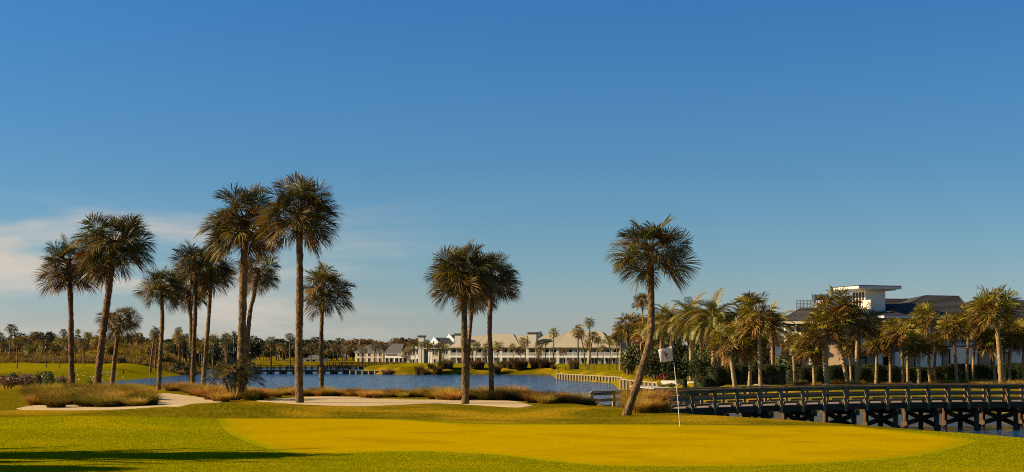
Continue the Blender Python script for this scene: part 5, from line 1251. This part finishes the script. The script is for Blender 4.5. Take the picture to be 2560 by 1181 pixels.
# path, dock and slatted bin by the bulkhead
pt = MB()
pa = [(16.6, 158.5), (18.2, 150), (20.5, 143), (24, 137)]; pb_ = [(18.5, 160), (20.2, 152), (22.5, 145.5), (26, 140)]
for k in range(3):
    zz = 1.66; pt.hexa([(*pa[k], zz-.4), (*pa[k+1], zz-.4), (*pb_[k+1], zz-.4), (*pb_[k], zz-.4), (*pa[k], zz), (*pa[k+1], zz), (*pb_[k+1], zz), (*pb_[k], zz)])
tag(pt.build('path', M['concrete']), kind='structure')
dk_t = thing('dock', W(1640, 975, 142), 'small pale dock with a green fascia behind the bridge rail', 'dock')
d0 = W(1600, 0, 150); d1 = W(1662, 0, 140)
b = MB(); b.bar((d0.x, d0.y, 1.18), (d1.x, d1.y, 1.18), 2.2, .12); b.build('deck', M['concrete'], dk_t)
b = MB(); b.bar((d0.x-.2, d0.y-1.2, .95), (d1.x-.2, d1.y-1.2, .95), .12, .34); b.build('fascia', M['sage'], dk_t)
for k in range(10):
    p = d0.lerp(d1, k/9); b = MB(); b.tube([(p.x-.2, p.y-1.0, -.6), (p.x-.2, p.y-1.0, .77)], [.12, .12], 7); b.build('post', M['bulk'], dk_t)
bn = W(1582, 960, 172); bn.z = h1(bn.x, 172)
bt = thing('slatted_bin', bn, 'reddish slatted litter bin at the bulkhead left of the leaning trunk', 'bin')
for k in range(16):
    a = 2*math.pi*k/16; b = MB(); c_, s_ = math.cos(a), math.sin(a); b.bar((bn.x+c_*.42, bn.y+s_*.42, bn.z), (bn.x+c_*.46, bn.y+s_*.46, bn.z+1.25), .14, .035, (c_, s_, 0)); b.build('slat', M['brick'], bt)
b = MB(); b.tube([(bn.x, bn.y, bn.z+.02), (bn.x, bn.y, bn.z+1.2)], [.38, .42], 12); b.build('liner', M['metal'], bt)
b = MB(); b.tube([(bn.x, bn.y, bn.z+1.255), (bn.x, bn.y, bn.z+1.32)], [.52, .52], 14); b.build('rim', M['brick'], bt)
# iron fences
def iron_fence(x0, x1, D0, D1, hgt, n, label):
    a = W(x0, 0, D0); c = W(x1, 0, D1); a.z = h1(a.x, a.y); c.z = h1(c.x, c.y); t = thing('iron_fence', a.lerp(c, .5), label, 'fence', 'black iron fences')
    for k in range(n+1):
        p = a.lerp(c, k/n); b = MB(); b.bar(p-Vector((0, 0, .1)), p+Vector((0, 0, hgt+.1)), .08, .08); b.build('post', M['metal'], t)
    for dz in (.12, hgt): b = MB(); b.bar(a+Vector((0, .06, dz)), c+Vector((0, .06, dz)), .04, .04); b.build('rail', M['metal'], t)
    pk = MB(); L_ = (c-a).length; m_ = int(L_/.22)
    for k in range(m_): p = a.lerp(c, (k+.5)/m_); pk.bar(p+Vector((0, 0, .05)), p+Vector((0, 0, hgt)), .025, .025)
    pk.build('pickets', M['metal'], t)
iron_fence(1718, 1985, 134, 135, 1.35, 9, 'black iron fence in front of the dark hedge behind the bridge')
iron_fence(1396, 1560, 285, 280, 1.5, 9, 'black iron fence crossing the lawn point')
iron_fence(1602, 1690, 152, 141, 1.4, 6, 'black iron fence along the dock path')

# ------------------------------------------------------------------ flag and small things
pb = G(1700, 1068); pz = h1(*pb)+.022
flag_t = thing('flagstick', (pb[0], pb[1], pz), 'white golf flagstick leaning slightly left with a white flag on the green', 'flag')
Dp = pb[1]
top = W(1680.5, 864, Dp); base = Vector((pb[0], pb[1], pz-.05))
mid = base.lerp(top, .80)
b = MB(); b.tube([base, base.lerp(mid, .5)+Vector((.012, 0, 0)), mid], [.0105, .0095, .009], 8); b.build('pole', M['pole'], flag_t)
b = MB(); b.tube([mid+Vector((0, 0, .001)), top], [.013, .013], 8); b.build('pole_tip', M['metal'], flag_t)
def flag_pt(u, v):            # u 0 at the pole .. 1 free end, v 0 bottom .. 1 top
    a = W(1683-3.0*(v), 902-36*v, Dp).lerp(W(1651-5.5*v, 906.5-31*v, Dp), u)
    return a+Vector((0, .05*math.sin(u*5.2+v*1.1)*u**.6, .006*math.sin(u*7+v*2)))
nu_, nv_ = 16, 8; V = []; Q = []
for iu in range(nu_+1):
    for iv in range(nv_+1): V.append(flag_pt(iu/nu_, iv/nv_))
for iu in range(nu_):
    for iv in range(nv_): k = iu*(nv_+1)+iv; Q.append((k, k+nv_+1, k+nv_+2, k+1))
b = MB(); b.add(V, Q); fo = b.build('flag', M['flag'], flag_t, smooth=True)
md = fo.modifiers.new('thickness', 'SOLIDIFY'); md.thickness = .004
# seahorse mark: head, snout, body, curled tail, fin
def mark(name, pts, m, off):
    b = MB(); n = len(pts)
    vs = [flag_pt(*p)+Vector((0, -off, 0)) for p in pts]; c = sum(vs, Vector())/n; b.add(vs+[c], [(k, (k+1) % n, n) for k in range(n)]); return b.build(name, m, fo)
def ell(cu, cv, ru, rv, k=14): return [(cu+ru*math.cos(2*math.pi*i/k), cv+rv*math.sin(2*math.pi*i/k)) for i in range(k)]
mark('seahorse_body', ell(.50, .50, .095, .17), M['flag_mark'], .006)
mark('seahorse_head', ell(.52, .71, .065, .10), M['flag_mark'], .0065)
mark('seahorse_snout', [(.54, .72), (.66, .66), (.66, .70), (.55, .77)], M['flag_mark'], .007)
mark('seahorse_fin', [(.42, .45), (.33, .52), (.34, .60), (.43, .58)], M['flag_mark2'], .007)
b = MB(); cur = []
for i in range(18):
    a = -1.57-i/17*5.2; r_ = .085*(1-i/17*.65); cur.append(flag_pt(.47+r_*math.cos(a)*1.0, .27-r_*math.sin(a)*1.3-.02)+Vector((0, -.008, 0)))
cur = [flag_pt(.50, .40)+Vector((0, -.008, 0))]+cur; b.tube(cur, [.007]*len(cur), 5); b.build('seahorse_tail', M['flag_mark2'], fo)
# white wading birds on the far fairway
bb = MB(); bb.blob((0, 0, .32), (.22, .11, .11), 8, 5); bb.tube([(.17, 0, .36), (.27, 0, .45), (.27, 0, .54)], [.05, .035, .035], 6); bb.blob((.285, 0, .56), (.055, .04, .045), 7, 4)
BIRD = bb.mesh('body', M['bird']); bb = MB(); bb.tube([(.02, -.04, 0), (.02, -.04, .24)], [.012, .012], 4); bb.tube([(.02, .04, 0), (.02, .04, .24)], [.012, .012], 4); LEG = bb.mesh('legs', M['beak']); bb = MB(); bb.tube([(.33, 0, .55), (.42, 0, .53), (.47, 0, .47)], [.014, .010, .004], 5); BILL = bb.mesh('bill', M['beak'])
rz = np.random.default_rng(91)
for x, y in [(191, 931), (194, 941), (205, 938), (213, 935), (210, 942), (226, 945), (233, 934), (234, 944), (248, 947), (256, 934), (261, 934), (266, 934), (271, 933.5), (271, 941), (254, 949), (258, 953), (291, 941), (295, 936), (307, 946), (225, 952), (198, 952), (232, 955), (274, 950)]:
    g = G(x, y); g = g or (-70, 240); z = h1(*g)
    t = thing('white_bird', (*g, z), 'white bird standing on the far fairway near the water', 'bird', 'white birds on the far fairway'); a = rz.uniform(0, 6.28)
    for me, nm in ((BIRD, 'body'), (LEG, 'legs'), (BILL, 'bill')): inst(me, nm, t, (*g, z), (0, 0, a), .55)
for x, y, m, lab in ((309, 935, 'metal', 'small dark marker stake on the far fairway'), (150, 921, 'orange', 'orange marker stake left of the straight trunk'), (379, 930, 'orange', 'orange marker stake left of the slender palm'), (387, 923, 'orange', 'orange marker stake at the back of the far fairway')):
    g = G(x, y) or (-80, 300); z = h1(*g); t = thing('marker_stake', (*g, z), lab, 'stake'); b = MB(); b.bar((*g, z-.1), (*g, z+.75), .14, .14); b.build('stake', M[m], t); b = MB(); b.bar((*g, z+.752), (*g, z+.85), .19, .19); b.build('cap', M[m], t)
# dead snag in the shallows
sg = W(1085, 985, 92); sg.z = -.3; t = thing('snag', sg, 'small dark dead branch sticking out of the lake', 'branch')
b = MB(); b.tube([sg, sg+Vector((.05, 0, 1.4)), sg+Vector((-.05, 0, 2.15))], [.10, .08, .04], 6); b.build('branch', M['wood_dark'], t)
b = MB(); b.tube([sg+Vector((.03, 0, 1.3)), sg+Vector((.35, 0, 1.75))], [.05, .02], 5); b.tube([sg+Vector((-.02, 0, 1.8)), sg+Vector((-.35, 0, 2.25))], [.05, .02], 5); b.build('twig', M['wood_dark'], t)
